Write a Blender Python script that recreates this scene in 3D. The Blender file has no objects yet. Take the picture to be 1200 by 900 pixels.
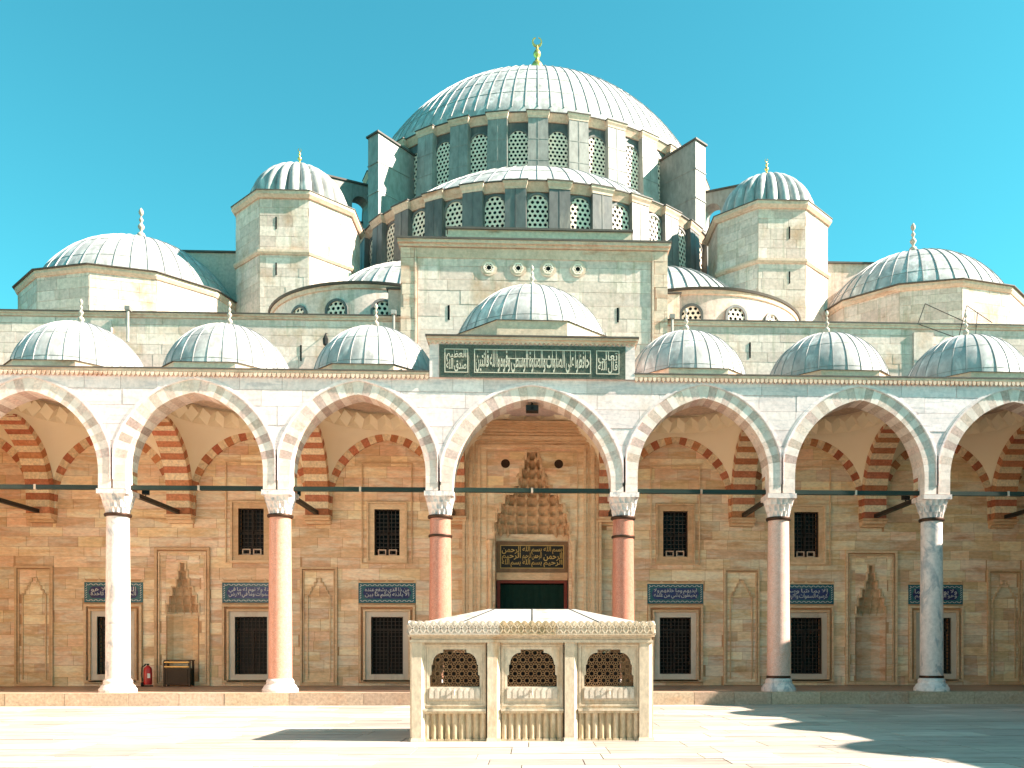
import bpy, math, random
from math import sin, cos, pi, sqrt, radians
from mathutils import Matrix, Vector
from mathutils.geometry import tessellate_polygon
random.seed(7)
S = bpy.context.scene
COL = S.collection

# ------------------------------------------------------------------ camera
cd = bpy.data.cameras.new('camera')
cam = bpy.data.objects.new('camera', cd); COL.objects.link(cam)
cam.location = (0, -34, 1.9)
cam.rotation_euler = (radians(90), 0, radians(-2.27))
cd.sensor_width = 36; cd.lens = 31.35
cd.shift_x = -65 / 1200; cd.shift_y = 316 / 1200
cd.clip_end = 3000
S.camera = cam

# ------------------------------------------------------------------ sky, sun, exposure
SUN_EL, SUN_AZ = radians(36), radians(9.0)       # azimuth: towards the viewer from the +X direction
W = bpy.data.worlds.new('World'); S.world = W; W.use_nodes = True
nt = W.node_tree; nt.nodes.clear()
sky = nt.nodes.new('ShaderNodeTexSky'); sky.sky_type = 'NISHITA'; sky.sun_disc = False
sky.sun_elevation = SUN_EL; sky.sun_rotation = radians(90) + SUN_AZ
sky.air_density = 1.0; sky.dust_density = 0.6; sky.ozone_density = 1.0
tint = nt.nodes.new('ShaderNodeMix'); tint.data_type = 'RGBA'; tint.blend_type = 'MULTIPLY'
tint.inputs[0].default_value = 1; tint.inputs[7].default_value = (0.27, 1.05, 0.85, 1)
bg = nt.nodes.new('ShaderNodeBackground'); bg.inputs[1].default_value = 0.076
wo = nt.nodes.new('ShaderNodeOutputWorld')
nt.links.new(sky.outputs[0], tint.inputs[6]); nt.links.new(tint.outputs[2], bg.inputs[0]); nt.links.new(bg.outputs[0], wo.inputs[0])
sd = bpy.data.lights.new('sun', 'SUN'); sd.energy = 5.0; sd.angle = radians(0.5); sd.color = (1.0, 0.89, 0.78)
sun = bpy.data.objects.new('sun', sd); COL.objects.link(sun)
SV = Vector((cos(SUN_EL) * cos(SUN_AZ), -cos(SUN_EL) * sin(SUN_AZ), sin(SUN_EL)))
sun.rotation_euler = (-SV).to_track_quat('-Z', 'Y').to_euler(); sun.location = (60, -10, 60)
S.view_settings.view_transform = 'Standard'; S.view_settings.look = 'None'
S.view_settings.exposure = 1.9; S.view_settings.gamma = 1.0; S.view_settings.use_curve_mapping = False

# ------------------------------------------------------------------ materials
def lin(r, g, b): return tuple((c / 255 / 12.92 if c / 255 < .04045 else ((c / 255 + .055) / 1.055) ** 2.4) for c in (r, g, b)) + (1,)
def mat(name, c1, c2, scale=1.2, stretch=(1, 1, 1), rough=.7, bump=.15, bscale=14, vary=.12, hue=.0, metal=0, stain=None, sscale=.5, sstretch=(1, 1, .3), smin=.55, spec=.3, extra=None, ebias=(.45, .6), fine=None):
    m = bpy.data.materials.new(name); m.use_nodes = True; t = m.node_tree; N = t.nodes; L = t.links
    b = N['Principled BSDF']
    b.inputs['Roughness'].default_value = rough; b.inputs['Metallic'].default_value = metal
    b.inputs['Specular IOR Level'].default_value = spec
    geo = N.new('ShaderNodeNewGeometry'); oi = N.new('ShaderNodeObjectInfo')
    add = N.new('ShaderNodeMath'); add.operation = 'ADD'; L.new(geo.outputs['Random Per Island'], add.inputs[0]); L.new(oi.outputs['Random'], add.inputs[1])
    fr = N.new('ShaderNodeMath'); fr.operation = 'FRACT'; L.new(add.outputs[0], fr.inputs[0])
    def noise(sc, st, det=5, off=0, dist=0):
        mp = N.new('ShaderNodeMapping'); mp.inputs['Scale'].default_value = tuple(sc * s for s in st); mp.inputs['Location'].default_value = (off, off * .7, off * .3)
        L.new(geo.outputs['Position'], mp.inputs[0])
        n = N.new('ShaderNodeTexNoise'); n.inputs['Scale'].default_value = 1; n.inputs['Detail'].default_value = det; n.inputs['Roughness'].default_value = .62
        n.inputs['Distortion'].default_value = dist
        L.new(mp.outputs[0], n.inputs[0]); return n
    def ramp(src, a, bb):
        r = N.new('ShaderNodeMapRange'); r.inputs[1].default_value = a; r.inputs[2].default_value = bb; r.clamp = True
        L.new(src, r.inputs[0]); return r.outputs[0]
    def mix(f, a, bb, mode='MIX'):
        x = N.new('ShaderNodeMix'); x.data_type = 'RGBA'; x.blend_type = mode
        if isinstance(f, (int, float)): x.inputs[0].default_value = f
        else: L.new(f, x.inputs[0])
        for s, i in ((a, 6), (bb, 7)):
            if isinstance(s, tuple): x.inputs[i].default_value = s
            else: L.new(s, x.inputs[i])
        return x.outputs[2]
    n1 = noise(scale, stretch)
    # every stone shifts the noise by its own random value
    so = N.new('ShaderNodeMath'); so.operation = 'MULTIPLY_ADD'; L.new(fr.outputs[0], so.inputs[0]); so.inputs[1].default_value = .3; L.new(n1.outputs['Fac'], so.inputs[2])
    col = mix(ramp(so.outputs[0], .42, .92), c1, c2)
    if extra:
        n3 = noise(extra[1], extra[2], 6, 31, extra[3] if len(extra) > 3 else .6)
        col = mix(ramp(n3.outputs['Fac'], *ebias), col, extra[0])
    if stain:
        n2 = noise(sscale, sstretch, 6, 11); col = mix(ramp(n2.outputs['Fac'], smin, smin + .2), col, stain)
    if fine:                                  # fine mottling: pores, specks and dirt
        n4 = noise(fine[0], fine[2] if len(fine) > 2 else (1, 1, 1), 4, 47); g4 = ramp(n4.outputs['Fac'], .33, .67)
        gv = N.new('ShaderNodeMapRange'); gv.inputs[3].default_value = 1 - fine[1]; gv.inputs[4].default_value = 1 + fine[1] * .5; L.new(g4, gv.inputs[0])
        cc = N.new('ShaderNodeCombineColor'); [L.new(gv.outputs[0], cc.inputs[k]) for k in range(3)]
        col = mix(1.0, col, cc.outputs[0], 'MULTIPLY')
    hs = N.new('ShaderNodeHueSaturation'); L.new(col, hs.inputs['Color'])
    mr = N.new('ShaderNodeMapRange'); mr.inputs[3].default_value = 1 - vary; mr.inputs[4].default_value = 1 + vary; L.new(fr.outputs[0], mr.inputs[0]); L.new(mr.outputs[0], hs.inputs['Value'])
    if hue:
        m2 = N.new('ShaderNodeMath'); m2.operation = 'MULTIPLY'; m2.inputs[1].default_value = 7.13; L.new(fr.outputs[0], m2.inputs[0])
        f2 = N.new('ShaderNodeMath'); f2.operation = 'FRACT'; L.new(m2.outputs[0], f2.inputs[0])
        mh = N.new('ShaderNodeMapRange'); mh.inputs[3].default_value = .5 - hue; mh.inputs[4].default_value = .5 + hue; L.new(f2.outputs[0], mh.inputs[0]); L.new(mh.outputs[0], hs.inputs['Hue'])
    L.new(hs.outputs[0], b.inputs['Base Color'])
    if bump:
        nb = noise(bscale, (1, 1, 1), 5, 5); bp = N.new('ShaderNodeBump'); bp.inputs['Strength'].default_value = bump; bp.inputs['Distance'].default_value = .03
        L.new(nb.outputs['Fac'], bp.inputs['Height']); L.new(bp.outputs[0], b.inputs['Normal'])
        rr = N.new('ShaderNodeMapRange'); rr.inputs[3].default_value = max(.05, rough - .12); rr.inputs[4].default_value = min(1, rough + .12); L.new(nb.outputs['Fac'], rr.inputs[0]); L.new(rr.outputs[0], b.inputs['Roughness'])
    return m
M = {}
M['ochre'] = mat('ochre_ashlar', (.78, .47, .26, 1), (.86, .60, .37, 1), 1.3, (.5, .5, 3.2), .75, .2, 9, .15, .012, stain=(.56, .27, .13, 1), sscale=.9, sstretch=(.5, .5, 2.6), smin=.57, extra=((.88, .70, .50, 1), 1.1, (.4, .4, 2.2)), fine=(7, .15, (.6, .6, 1.5)))  # portico's warm light put into the colour; the same wall is grey-cream above
M['ochre_trim'] = mat('ochre_trim', (.70, .42, .23, 1), (.80, .56, .35, 1), 1.5, (.6, .6, 1.6), .7, .15, 10, .07, stain=(.44, .19, .09, 1), sscale=1.4, smin=.6, fine=(7, .15, (.6, .6, 1.5)))
M['joint'] = mat('ochre_mortar', (.54, .28, .14, 1), (.64, .37, .20, 1), 2, vary=0)
M['lime'] = mat('limestone', (.66, .50, .42, 1), (.74, .60, .52, 1), .9, (.5, .5, 2.4), .8, .2, 8, .10, .006, stain=(.50, .31, .19, 1), sscale=.55, sstretch=(.9, .9, .7), smin=.53, extra=((.50, .42, .33, 1), 2.2, (1.6, 1.6, .12), .3), ebias=(.52, .68), fine=(6, .2))
M['lime_trim'] = mat('limestone_trim', (.64, .44, .32, 1), (.72, .55, .43, 1), 1.2, (.6, .6, 1.8), .75, .2, 8, .06, stain=(.46, .19, .10, 1), sscale=.7, sstretch=(.6, .6, 3), smin=.55, fine=(6, .2))
M['limejoint'] = mat('limestone_mortar', (.50, .36, .28, 1), (.58, .44, .35, 1), 2, vary=0)
M['marble'] = mat('grey_veined_marble', (.79, .63, .59, 1), (.86, .71, .68, 1), .7, (.5, .5, 2.2), .5, .08, 12, .07, .006, stain=(.68, .50, .41, 1), sscale=.5, sstretch=(.8, .8, 1.2), smin=.58, extra=((.64, .53, .52, 1), 1.5, (.35, .35, 2.6), 1.5), ebias=(.52, .66), fine=(7, .16))
M['marblejoint'] = mat('marble_mortar', (.46, .38, .33, 1), (.54, .46, .41, 1), 2, vary=0)
M['white'] = mat('white_marble', (.76, .63, .57, 1), (.82, .72, .67, 1), 1.2, (1, 1, .5), .45, .06, 12, .05, stain=(.60, .46, .39, 1), sscale=1.0, sstretch=(1.2, 1.2, .25), smin=.58, extra=((.44, .42, .42, 1), 1.6, (.8, .8, .45), 2.2), ebias=(.52, .62), fine=(7, .16))
M['voussoir_white'] = mat('white_voussoir', (.78, .61, .52, 1), (.84, .70, .62, 1), 2, rough=.6, vary=.08, stain=(.64, .40, .28, 1), sscale=1.5, smin=.58, fine=(7, .16))
M['voussoir_red'] = mat('red_voussoir', (.62, .43, .35, 1), (.70, .53, .46, 1), 2.5, rough=.65, vary=.16, hue=.012, stain=(.76, .61, .53, 1), sscale=2.5, smin=.56, fine=(10, .26))
M['voussoir_cream'] = mat('cream_voussoir', (.80, .58, .36, 1), (.86, .68, .46, 1), 2, rough=.65, vary=.07, fine=(10, .26))
M['voussoir_rust'] = mat('rust_voussoir', (.50, .16, .07, 1), (.58, .24, .12, 1), 2.5, rough=.65, vary=.14, hue=.01, fine=(10, .26))
M['plaster'] = mat('cream_plaster', (.92, .77, .55, 1), (.94, .82, .62, 1), .6, rough=.85, bump=.05, vary=.01)
M['pink'] = mat('pink_granite', (.64, .26, .16, 1), (.72, .36, .26, 1), 9, rough=.35, bump=.04, bscale=40, vary=.03, stain=(.46, .15, .08, 1), sscale=1.2, sstretch=(1, 1, .4), smin=.6, fine=(34, .30))
M['red_granite'] = mat('red_granite', (.52, .20, .13, 1), (.60, .29, .21, 1), 9, rough=.32, bump=.04, bscale=40, vary=.03, stain=(.36, .11, .065, 1), sscale=1.4, sstretch=(1, 1, .4), smin=.6, fine=(34, .30))
M['pale_pink'] = mat('pale_pink_granite', (.64, .36, .27, 1), (.72, .50, .42, 1), 6, rough=.38, bump=.04, bscale=40, vary=.03, stain=(.58, .22, .10, 1), sscale=1.1, sstretch=(1, 1, .5), smin=.58, fine=(34, .30))
M['lead'] = mat('lead_sheet', (.365, .335, .32, 1), (.44, .41, .395, 1), .9, rough=.5, bump=.12, bscale=4, vary=.05, stain=(.26, .245, .235, 1), sscale=.8, sstretch=(1, 1, .5), smin=.52, spec=.5, extra=((.66, .63, .60, 1), 1.6, (1, 1, .35), .8), ebias=(.5, .66), fine=(3.5, .24, (1, 1, .45)))
M['lead_rib'] = mat('lead_rib', (.28, .26, .25, 1), (.36, .335, .32, 1), 2, rough=.5, bump=0, vary=.08, spec=.4)  # darker than the sheet: the ribs' thin shading is put into the colour
M['lead_seam'] = mat('lead_seam', (.20, .19, .18, 1), (.28, .27, .25, 1), 2, rough=.55, bump=0, vary=.06, spec=.4)
M['lead_dark'] = mat('weathered_lead', (.10, .092, .085, 1), (.17, .16, .15, 1), .9, (1, 1, .5), .5, .15, 4, .12, stain=(.28, .24, .20, 1), sscale=.9, sstretch=(1.4, 1.4, .25), smin=.54, spec=.5, fine=(3.5, .24, (1, 1, .45)))
M['lead_pier'] = mat('lead_cladding', (.25, .225, .20, 1), (.36, .33, .30, 1), .9, (1, 1, .5), .5, .15, 4, .10, stain=(.17, .16, .15, 1), sscale=.9, sstretch=(1.4, 1.4, .25), smin=.55, spec=.5, fine=(3.5, .24, (1, 1, .45)))
M['eave'] = mat('eave_lead', (.075, .062, .052, 1), (.12, .10, .085, 1), 2, rough=.6, vary=.05)
M['lattice'] = mat('plaster_lattice', (.84, .69, .55, 1), (.90, .76, .63, 1), 2, rough=.8, bump=0, vary=.04)
M['frame_marble'] = mat('window_marble', (.58, .44, .33, 1), (.66, .54, .43, 1), 1.6, (.7, .7, 1.4), .6, .1, 10, .06, stain=(.42, .28, .19, 1), sscale=1.6, smin=.56)
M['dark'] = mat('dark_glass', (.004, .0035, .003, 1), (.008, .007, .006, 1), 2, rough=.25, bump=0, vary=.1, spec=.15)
M['brown_stone'] = mat('brown_stone', (.20, .11, .055, 1), (.30, .18, .10, 1), 6, rough=.6, bump=.2, vary=.05)
M['grille'] = mat('grille_iron', (.030, .019, .013, 1), (.05, .033, .023, 1), 6, rough=.6, bump=.05, vary=.1)
M['iron'] = mat('wrought_iron', (.010, .008, .007, 1), (.02, .016, .014, 1), 4, rough=.5, bump=.05, vary=.05)
M['beam'] = mat('green_tie_iron', (.012, .024, .017, 1), (.022, .036, .026, 1), 3, rough=.5, bump=.05, vary=.08)
M['bronze'] = mat('bronze_collar', (.045, .02, .012, 1), (.075, .038, .02, 1), 5, rough=.45, bump=.05, metal=.5, vary=.05)
M['brass'] = mat('brass', (.75, .45, .14, 1), (.85, .58, .22, 1), 5, rough=.3, bump=0, metal=.9, vary=.03)
M['gold'] = mat('gilded_copper', (.85, .52, .14, 1), (.92, .62, .22, 1), 3, rough=.3, bump=0, metal=.85, vary=.02)
M['gilt'] = mat('gilt_letter', (.52, .30, .08, 1), (.62, .40, .13, 1), 3, rough=.45, bump=0, metal=.3, vary=.1)
M['finial'] = mat('stone_finial', (.42, .33, .27, 1), (.55, .46, .38, 1), 4, rough=.6, vary=.05)
M['green_marble'] = mat('dark_green_marble', (.080, .084, .062, 1), (.13, .132, .098, 1), 5, rough=.4, bump=.05, vary=.02, stain=(.20, .18, .13, 1), sscale=2.5, sstretch=(1, 1, 1), smin=.58, fine=(16, .4))
M['cream_letter'] = mat('cream_marble_letter', (.46, .42, .33, 1), (.54, .50, .41, 1), 3, rough=.6, bump=0, vary=.02)
M['tile_blue'] = mat('cobalt_tile', (.008, .013, .085, 1), (.012, .028, .13, 1), 6, rough=.2, bump=0, vary=.1, spec=.5)
M['tile_turq'] = mat('turquoise_tile', (.008, .075, .10, 1), (.018, .13, .15, 1), 9, rough=.2, bump=0, vary=.15, spec=.5)
M['tile_white'] = mat('white_glaze', (.50, .50, .48, 1), (.58, .58, .55, 1), 6, rough=.25, bump=0, vary=.05, spec=.5)
M['green_cloth'] = mat('green_cloth', (.003, .022, .014, 1), (.005, .032, .021, 1), 4, rough=.9, bump=.1, vary=.02)
M['red_wood'] = mat('red_painted_wood', (.20, .035, .02, 1), (.26, .05, .03, 1), 4, rough=.55, vary=.05)
M['fountain'] = mat('cream_marble', (.58, .475, .345, 1), (.66, .56, .43, 1), 1.4, (1, 1, .5), .5, .08, 12, .05, stain=(.52, .32, .16, 1), sscale=1.3, sstretch=(1.6, 1.6, .35), smin=.57, fine=(13, .2, (1, 1, .6)))
M['fountain_white'] = mat('bleached_marble', (.56, .48, .39, 1), (.64, .57, .48, 1), 1.4, rough=.5, bump=.08, vary=.04, stain=(.50, .34, .21, 1), sscale=2.2, smin=.62, fine=(13, .2, (1, 1, .6)))
M['fountain_stained'] = mat('rust_stained_marble', (.52, .39, .24, 1), (.60, .49, .35, 1), 1.8, (1, 1, .4), .5, .08, 12, .05, stain=(.32, .24, .12, 1), sscale=3.5, sstretch=(2.2, 2.2, .35), smin=.5, fine=(13, .2, (1, 1, .6)))
M['roof_marble'] = mat('roof_marble', (.40, .36, .32, 1), (.47, .43, .39, 1), 1.6, rough=.6, bump=.1, vary=.04, stain=(.30, .25, .20, 1), sscale=1.8, smin=.55, fine=(9, .2))
M['bronze_lattice'] = mat('bronze_lattice', (.20, .105, .05, 1), (.30, .18, .09, 1), 6, rough=.5, bump=0, metal=.3, vary=.1)
M['paving'] = mat('marble_paving', (.425, .355, .30, 1), (.50, .43, .365, 1), .5, (.5, 1.6, 1), .55, .06, 10, .16, .010, stain=(.30, .23, .175, 1), sscale=.9, sstretch=(.3, 1.4, 1), smin=.57, extra=((.34, .27, .215, 1), .8, (.3, 2.2, 1), 1.2), ebias=(.55, .7), fine=(3.2, .22, (.35, 1.6, 1)))
M['paving_gap'] = mat('paving_joint', (.08, .06, .05, 1), (.12, .09, .07, 1), 2, vary=0)
M['kerb'] = mat('kerb_stone', (.46, .32, .215, 1), (.54, .41, .30, 1), 1.2, (.6, 1, 1.6), .65, .15, 9, .12, .008, stain=(.46, .26, .15, 1), sscale=1.0, sstretch=(1, 1, 1.5), smin=.56, fine=(10, .26))
M['floor'] = mat('portico_floor', (.30, .17, .11, 1), (.40, .25, .17, 1), .8, rough=.5, bump=.05, vary=.06)
M['red_paint'] = mat('red_enamel', (.52, .02, .02, 1), (.58, .03, .025, 1), 3, rough=.3, bump=0, vary=.02, spec=.5)
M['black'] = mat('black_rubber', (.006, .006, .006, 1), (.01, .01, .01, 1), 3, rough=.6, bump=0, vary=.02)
M['walnut'] = mat('dark_wood', (.035, .019, .009, 1), (.065, .036, .018, 1), 6, (1, 1, 5), .45, .08, 14, .05)
M['paper'] = mat('paper_label', (.75, .73, .68, 1), (.8, .78, .74, 1), 3, rough=.8, bump=0, vary=0)

# ------------------------------------------------------------------ mesh builder and object helpers
class MB:
    def __init__(s): s.v = []; s.f = []
    def box(s, x0, x1, y0, y1, z0, z1):
        n = len(s.v); s.v += [(x, y, z) for z in (z0, z1) for y in (y0, y1) for x in (x0, x1)]
        s.f += [tuple(n + i for i in q) for q in ((0, 2, 3, 1), (4, 5, 7, 6), (0, 1, 5, 4), (2, 6, 7, 3), (0, 4, 6, 2), (1, 3, 7, 5))]
        return s
    def loops(s, rings, close=True, cap0=False, cap1=False):
        n = len(s.v); k = len(rings[0])
        for r in rings: s.v += [tuple(p) for p in r]
        for i in range(len(rings) - 1):
            for j in range(k if close else k - 1):
                a = n + i * k + j; b = n + i * k + (j + 1) % k
                s.f.append((a, b, b + k, a + k))
        if cap0: s.f.append(tuple(n + j for j in reversed(range(k))))
        if cap1: s.f.append(tuple(n + (len(rings) - 1) * k + j for j in range(k)))
        return s
    def prism(s, outer, y0, y1, holes=()):
        polys = [outer] + list(holes)
        tri = tessellate_polygon([[Vector((p[0], p[1], 0)) for p in q] for q in polys])
        flat = [p for q in polys for p in q]; n = len(s.v); k = len(flat)
        s.v += [(p[0], y0, p[1]) for p in flat] + [(p[0], y1, p[1]) for p in flat]
        for a, b, c in tri:
            (ax, az), (bx, bz), (cx, cz) = flat[a], flat[b], flat[c]
            if (bx - ax) * (cz - az) - (bz - az) * (cx - ax) < 0: b, c = c, b
            s.f += [(n + a, n + b, n + c), (n + k + a, n + k + c, n + k + b)]
        o = n
        for qi, q in enumerate(polys):
            m = len(q); area = sum(q[i][0] * q[(i + 1) % m][1] - q[(i + 1) % m][0] * q[i][1] for i in range(m))
            fl = (area > 0) == (qi == 0)
            for i in range(m):
                a, b = o + i, o + (i + 1) % m
                s.f.append((a, a + k, b + k, b) if fl else (a, b, b + k, a + k))
            o += m
        return s
    def hprism(s, poly, z0, z1, poly1=None):
        p1 = poly1 or poly
        return s.loops([[(x, y, z0) for x, y in poly], [(x, y, z1) for x, y in p1]], True, True, True)
    def ring(s, inner, outer, y0, y1):
        n = len(s.v); k = len(inner)
        for (a, b) in zip(inner, outer): s.v += [(a[0], y0, a[1]), (b[0], y0, b[1]), (b[0], y1, b[1]), (a[0], y1, a[1])]
        for i in range(k - 1):
            for j in range(4):
                a = n + 4 * i + j; b = n + 4 * i + (j + 1) % 4; s.f.append((a, b, b + 4, a + 4))
        s.f += [(n + 3, n + 2, n + 1, n), (n + 4 * k - 4, n + 4 * k - 3, n + 4 * k - 2, n + 4 * k - 1)]
        return s
    def lathe(s, prof, n=32, ph=0, cx=0, cy=0, cap=True):
        rings = [[(cx + r * sin(ph + 2 * pi * i / n), cy - r * cos(ph + 2 * pi * i / n), z) for i in range(n)] for r, z in prof]
        return s.loops(rings, True, cap, cap)
    def tube(s, p, q, r, n=6, r2=None):
        p, q = Vector(p), Vector(q); d = (q - p).normalized(); a = d.orthogonal().normalized(); b = d.cross(a)
        return s.loops([[p + (a * cos(2 * pi * i / n) + b * sin(2 * pi * i / n)) * r for i in range(n)], [q + (a * cos(2 * pi * i / n) + b * sin(2 * pi * i / n)) * (r2 or r) for i in range(n)]], True, True, True)
    def path(s, pts, r, n=6):
        for a, b in zip(pts, pts[1:]): s.tube(a, b, r, n)
        return s
    def bar(s, p, q, w, y0, y1):              # flat bar between two XZ points
        dx, dz = q[0] - p[0], q[1] - p[1]; l = sqrt(dx * dx + dz * dz) or 1; nx, nz = -dz / l * w / 2, dx / l * w / 2
        return s.prism([(p[0] - nx, p[1] - nz), (q[0] - nx, q[1] - nz), (q[0] + nx, q[1] + nz), (p[0] + nx, p[1] + nz)], y0, y1)
    def ball(s, c, r, n=10, sz=1):
        return s.lathe([(r * sin(pi * i / 6) + 1e-4, c[2] - r * sz * cos(pi * i / 6)) for i in range(7)], n, 0, c[0], c[1])
    def add(s, o, mt=None):
        n = len(s.v); s.v += [tuple(mt @ Vector(p)) for p in o.v] if mt else o.v; s.f += [tuple(i + n for i in q) for q in o.f]; return s
    def mesh(s, name, m, smooth=None):
        me = bpy.data.meshes.new(name); me.from_pydata(s.v, [], s.f); me.materials.append(M[m]); me.validate()
        import bmesh
        bm = bmesh.new(); bm.from_mesh(me); bmesh.ops.recalc_face_normals(bm, faces=bm.faces); bm.to_mesh(me); bm.free()
        if smooth:
            me.shade_smooth(); me.set_sharp_from_angle(angle=radians(smooth))
        return me
I4 = Matrix.Identity(4)
def T(x=0, y=0, z=0): return Matrix.Translation((x, y, z))
def RZ(a): return Matrix.Rotation(a, 4, 'Z')
def SC(x, y, z): return Matrix.Diagonal((x, y, z, 1))
def obj(name, me, parent=None, mt=I4):
    o = bpy.data.objects.new(name, me); COL.objects.link(o); o.matrix_basis = mt
    if parent is not None:
        o.parent = parent; o.matrix_parent_inverse = parent.matrix_basis.inverted()
    return o
def thing(name, label, cat, loc=(0, 0, 0), group=None, me=None):
    o = obj(name, me, None, T(*loc)) if me is None else obj(name, me)
    o['label'] = label; o['category'] = cat
    if group: o['group'] = group
    return o
CUBE = {}
def cube(m):
    if m not in CUBE: CUBE[m] = MB().box(-.5, .5, -.5, .5, -.5, .5).mesh('block_' + m, m)
    return CUBE[m]
def block(name, m, parent, x0, x1, y0, y1, z0, z1, mt=I4):
    return obj(name, cube(m), parent, mt @ T((x0 + x1) / 2, (y0 + y1) / 2, (z0 + z1) / 2) @ SC(x1 - x0, y1 - y0, z1 - z0))
def subtract(x0, x1, cuts):
    segs = [(x0, x1)]
    for a, b in cuts:
        n = []
        for p, q in segs:
            if b <= p or a >= q: n.append((p, q))
            else:
                if a - p > .12: n.append((p, a))
                if q - b > .12: n.append((b, q))
        segs = n
    return segs
def ashlar(name, m, parent, x0, x1, z0, z1, y, course, lmin, lmax, holes=(), nparts=300, proud=.03, key=None, mt=I4, gap=.014, rnd=None):
    """courses of single stones standing a little proud of the wall face y (towards -y)"""
    rnd = rnd or random; out = []; z = z0
    while z < z1 - .08:
        h = course * rnd.uniform(.82, 1.2); zt = min(z1, z + h)
        if z1 - zt < .15: zt = z1
        x = x0 - rnd.uniform(0, lmin); row = []
        while x < x1:
            l = rnd.uniform(lmin, lmax); a, b = max(x, x0), min(x + l, x1); x += l
            if b - a > .12: row.append((a, b))
        cuts = [(p, q) for p, q, r, t in holes if r < zt - .02 and t > z + .02]
        for a, b in row:
            for p, q in subtract(a, b, cuts): out.append((p, q, z, zt))
            for p, q, lo, hi in holes:
                x0_, x1_ = max(a, p), min(b, q)
                if lo < zt - .02 and hi > z + .02 and x1_ - x0_ > .12:
                    for s0, s1 in ((z, min(lo, zt)), (max(hi, z), zt)):
                        if s1 - s0 > .06 and not any(P < x1_ - .01 and Q > x0_ + .01 and L_ < s1 - .01 and H_ > s0 + .01 for P, Q, L_, H_ in holes): out.append((x0_, x1_, s0, s1))
        z = zt
    key = key or (lambda r: -(r[1] - r[0]) * (r[3] - r[2]))
    out.sort(key=key); rest = MB()
    for i, (p, q, r, t) in enumerate(out):
        pr = proud * rnd.uniform(.55, 1.25); a = (p + gap / 2, q - gap / 2, y - pr, y + .05, r + gap / 2, t - gap / 2)
        if i < nparts: block(name, m, parent, *a, mt=mt)
        else: rest.box(*a)
    if rest.v:
        o = obj(name + '_facing', rest.mesh(name + '_facing', m), parent, mt); o['kind'] = 'stuff'
# pointed arch: half span a, centre offset e, springing zs
def arch_z(dx, a, e, zs, g=0):
    r = a + e + g; q = r * r - (abs(dx) + e) ** 2
    return zs + sqrt(q) if q > 0 else None
def arch_curve(a, e, zs, zb, g=0, n=14, xmax=9):
    r = a + e + g; th = math.acos(e / r); pts = []
    for i in range(n + 1):
        t = th * i / n; x = r * cos(t) - e; pts.append((x, zs + r * sin(t)))
    pts = [(a + g, zb)] + pts
    pts = [(min(x, xmax), z) for x, z in pts]
    return [(-x, z) for x, z in pts] + [(x, z) for x, z in reversed(pts[:-1])]
def voussoirs(a, e, zs, zb, t, n, xmax=9):
    """list of polygons (x,z) round the arch, from left foot to right foot"""
    r = a + e; th = math.acos(e / r); L1 = zs - zb; L = L1 + r * th
    def pt(s, g):
        if s < L1: return (a + g, zb + s)
        k = (s - L1) / r; return ((r + g) * cos(k) - e, zs + (r + g) * sin(k))
    def out(s):
        p = pt(s, 0); q = pt(s, t)
        if q[0] > xmax:
            f = (xmax - p[0]) / (q[0] - p[0]); q = (xmax, p[1] + (q[1] - p[1]) * f)
        return q
    half = []
    m = n // 2; st = L / (m + .5)
    for i in range(m):
        s0, s1 = i * st, (i + 1) * st; sm = (s0 + s1) / 2
        half.append([pt(s0, 0), out(s0), out(sm), out(s1), pt(s1, 0), pt(sm, 0)])
    s0 = m * st; top = (0, zs + sqrt((r + t) ** 2 - e * e)); bot = (0, zs + sqrt(r * r - e * e))
    o0 = out(s0); p0 = pt(s0, 0)
    key = [p0, o0, top, (-o0[0], o0[1]), (-p0[0], p0[1]), bot]
    right = half; left = [[(-x, z) for x, z in q] for q in half]
    return left + [key] + right[::-1]
def shrink(poly, k=.985):
    cx = sum(p[0] for p in poly) / len(poly); cz = sum(p[1] for p in poly) / len(poly)
    return [(cx + (x - cx) * k, cz + (z - cz) * k) for x, z in poly]
def frame_mesh(x0, x1, z0, z1, w, y0, y1, m, name='frame'):
    return MB().prism([(x0, z0), (x1, z0), (x1, z1), (x0, z1)], y0, y1, [[(x0 + w, z0 + w), (x1 - w, z0 + w), (x1 - w, z1 - w), (x0 + w, z1 - w)]]).mesh(name, m)

# ------------------------------------------------------------------ lettering (joined letter forms, right to left)
AR = {'ا': (0xFE8D, 2), 'ب': (0xFE8F, 4), 'ة': (0xFE93, 2), 'ت': (0xFE95, 4), 'ح': (0xFEA1, 4), 'خ': (0xFEA5, 4), 'د': (0xFEA9, 2), 'ذ': (0xFEAB, 2), 'ر': (0xFEAD, 2), 'س': (0xFEB1, 4), 'ش': (0xFEB5, 4), 'ص': (0xFEB9, 4), 'ض': (0xFEBD, 4), 'ط': (0xFEC1, 4), 'ظ': (0xFEC5, 4), 'ع': (0xFEC9, 4), 'ف': (0xFED1, 4), 'ق': (0xFED5, 4), 'ك': (0xFED9, 4), 'ل': (0xFEDD, 4), 'م': (0xFEE1, 4), 'ن': (0xFEE5, 4), 'ه': (0xFEE9, 4), 'و': (0xFEED, 2), 'ى': (0xFEEF, 2), 'ي': (0xFEF1, 4)}
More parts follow.
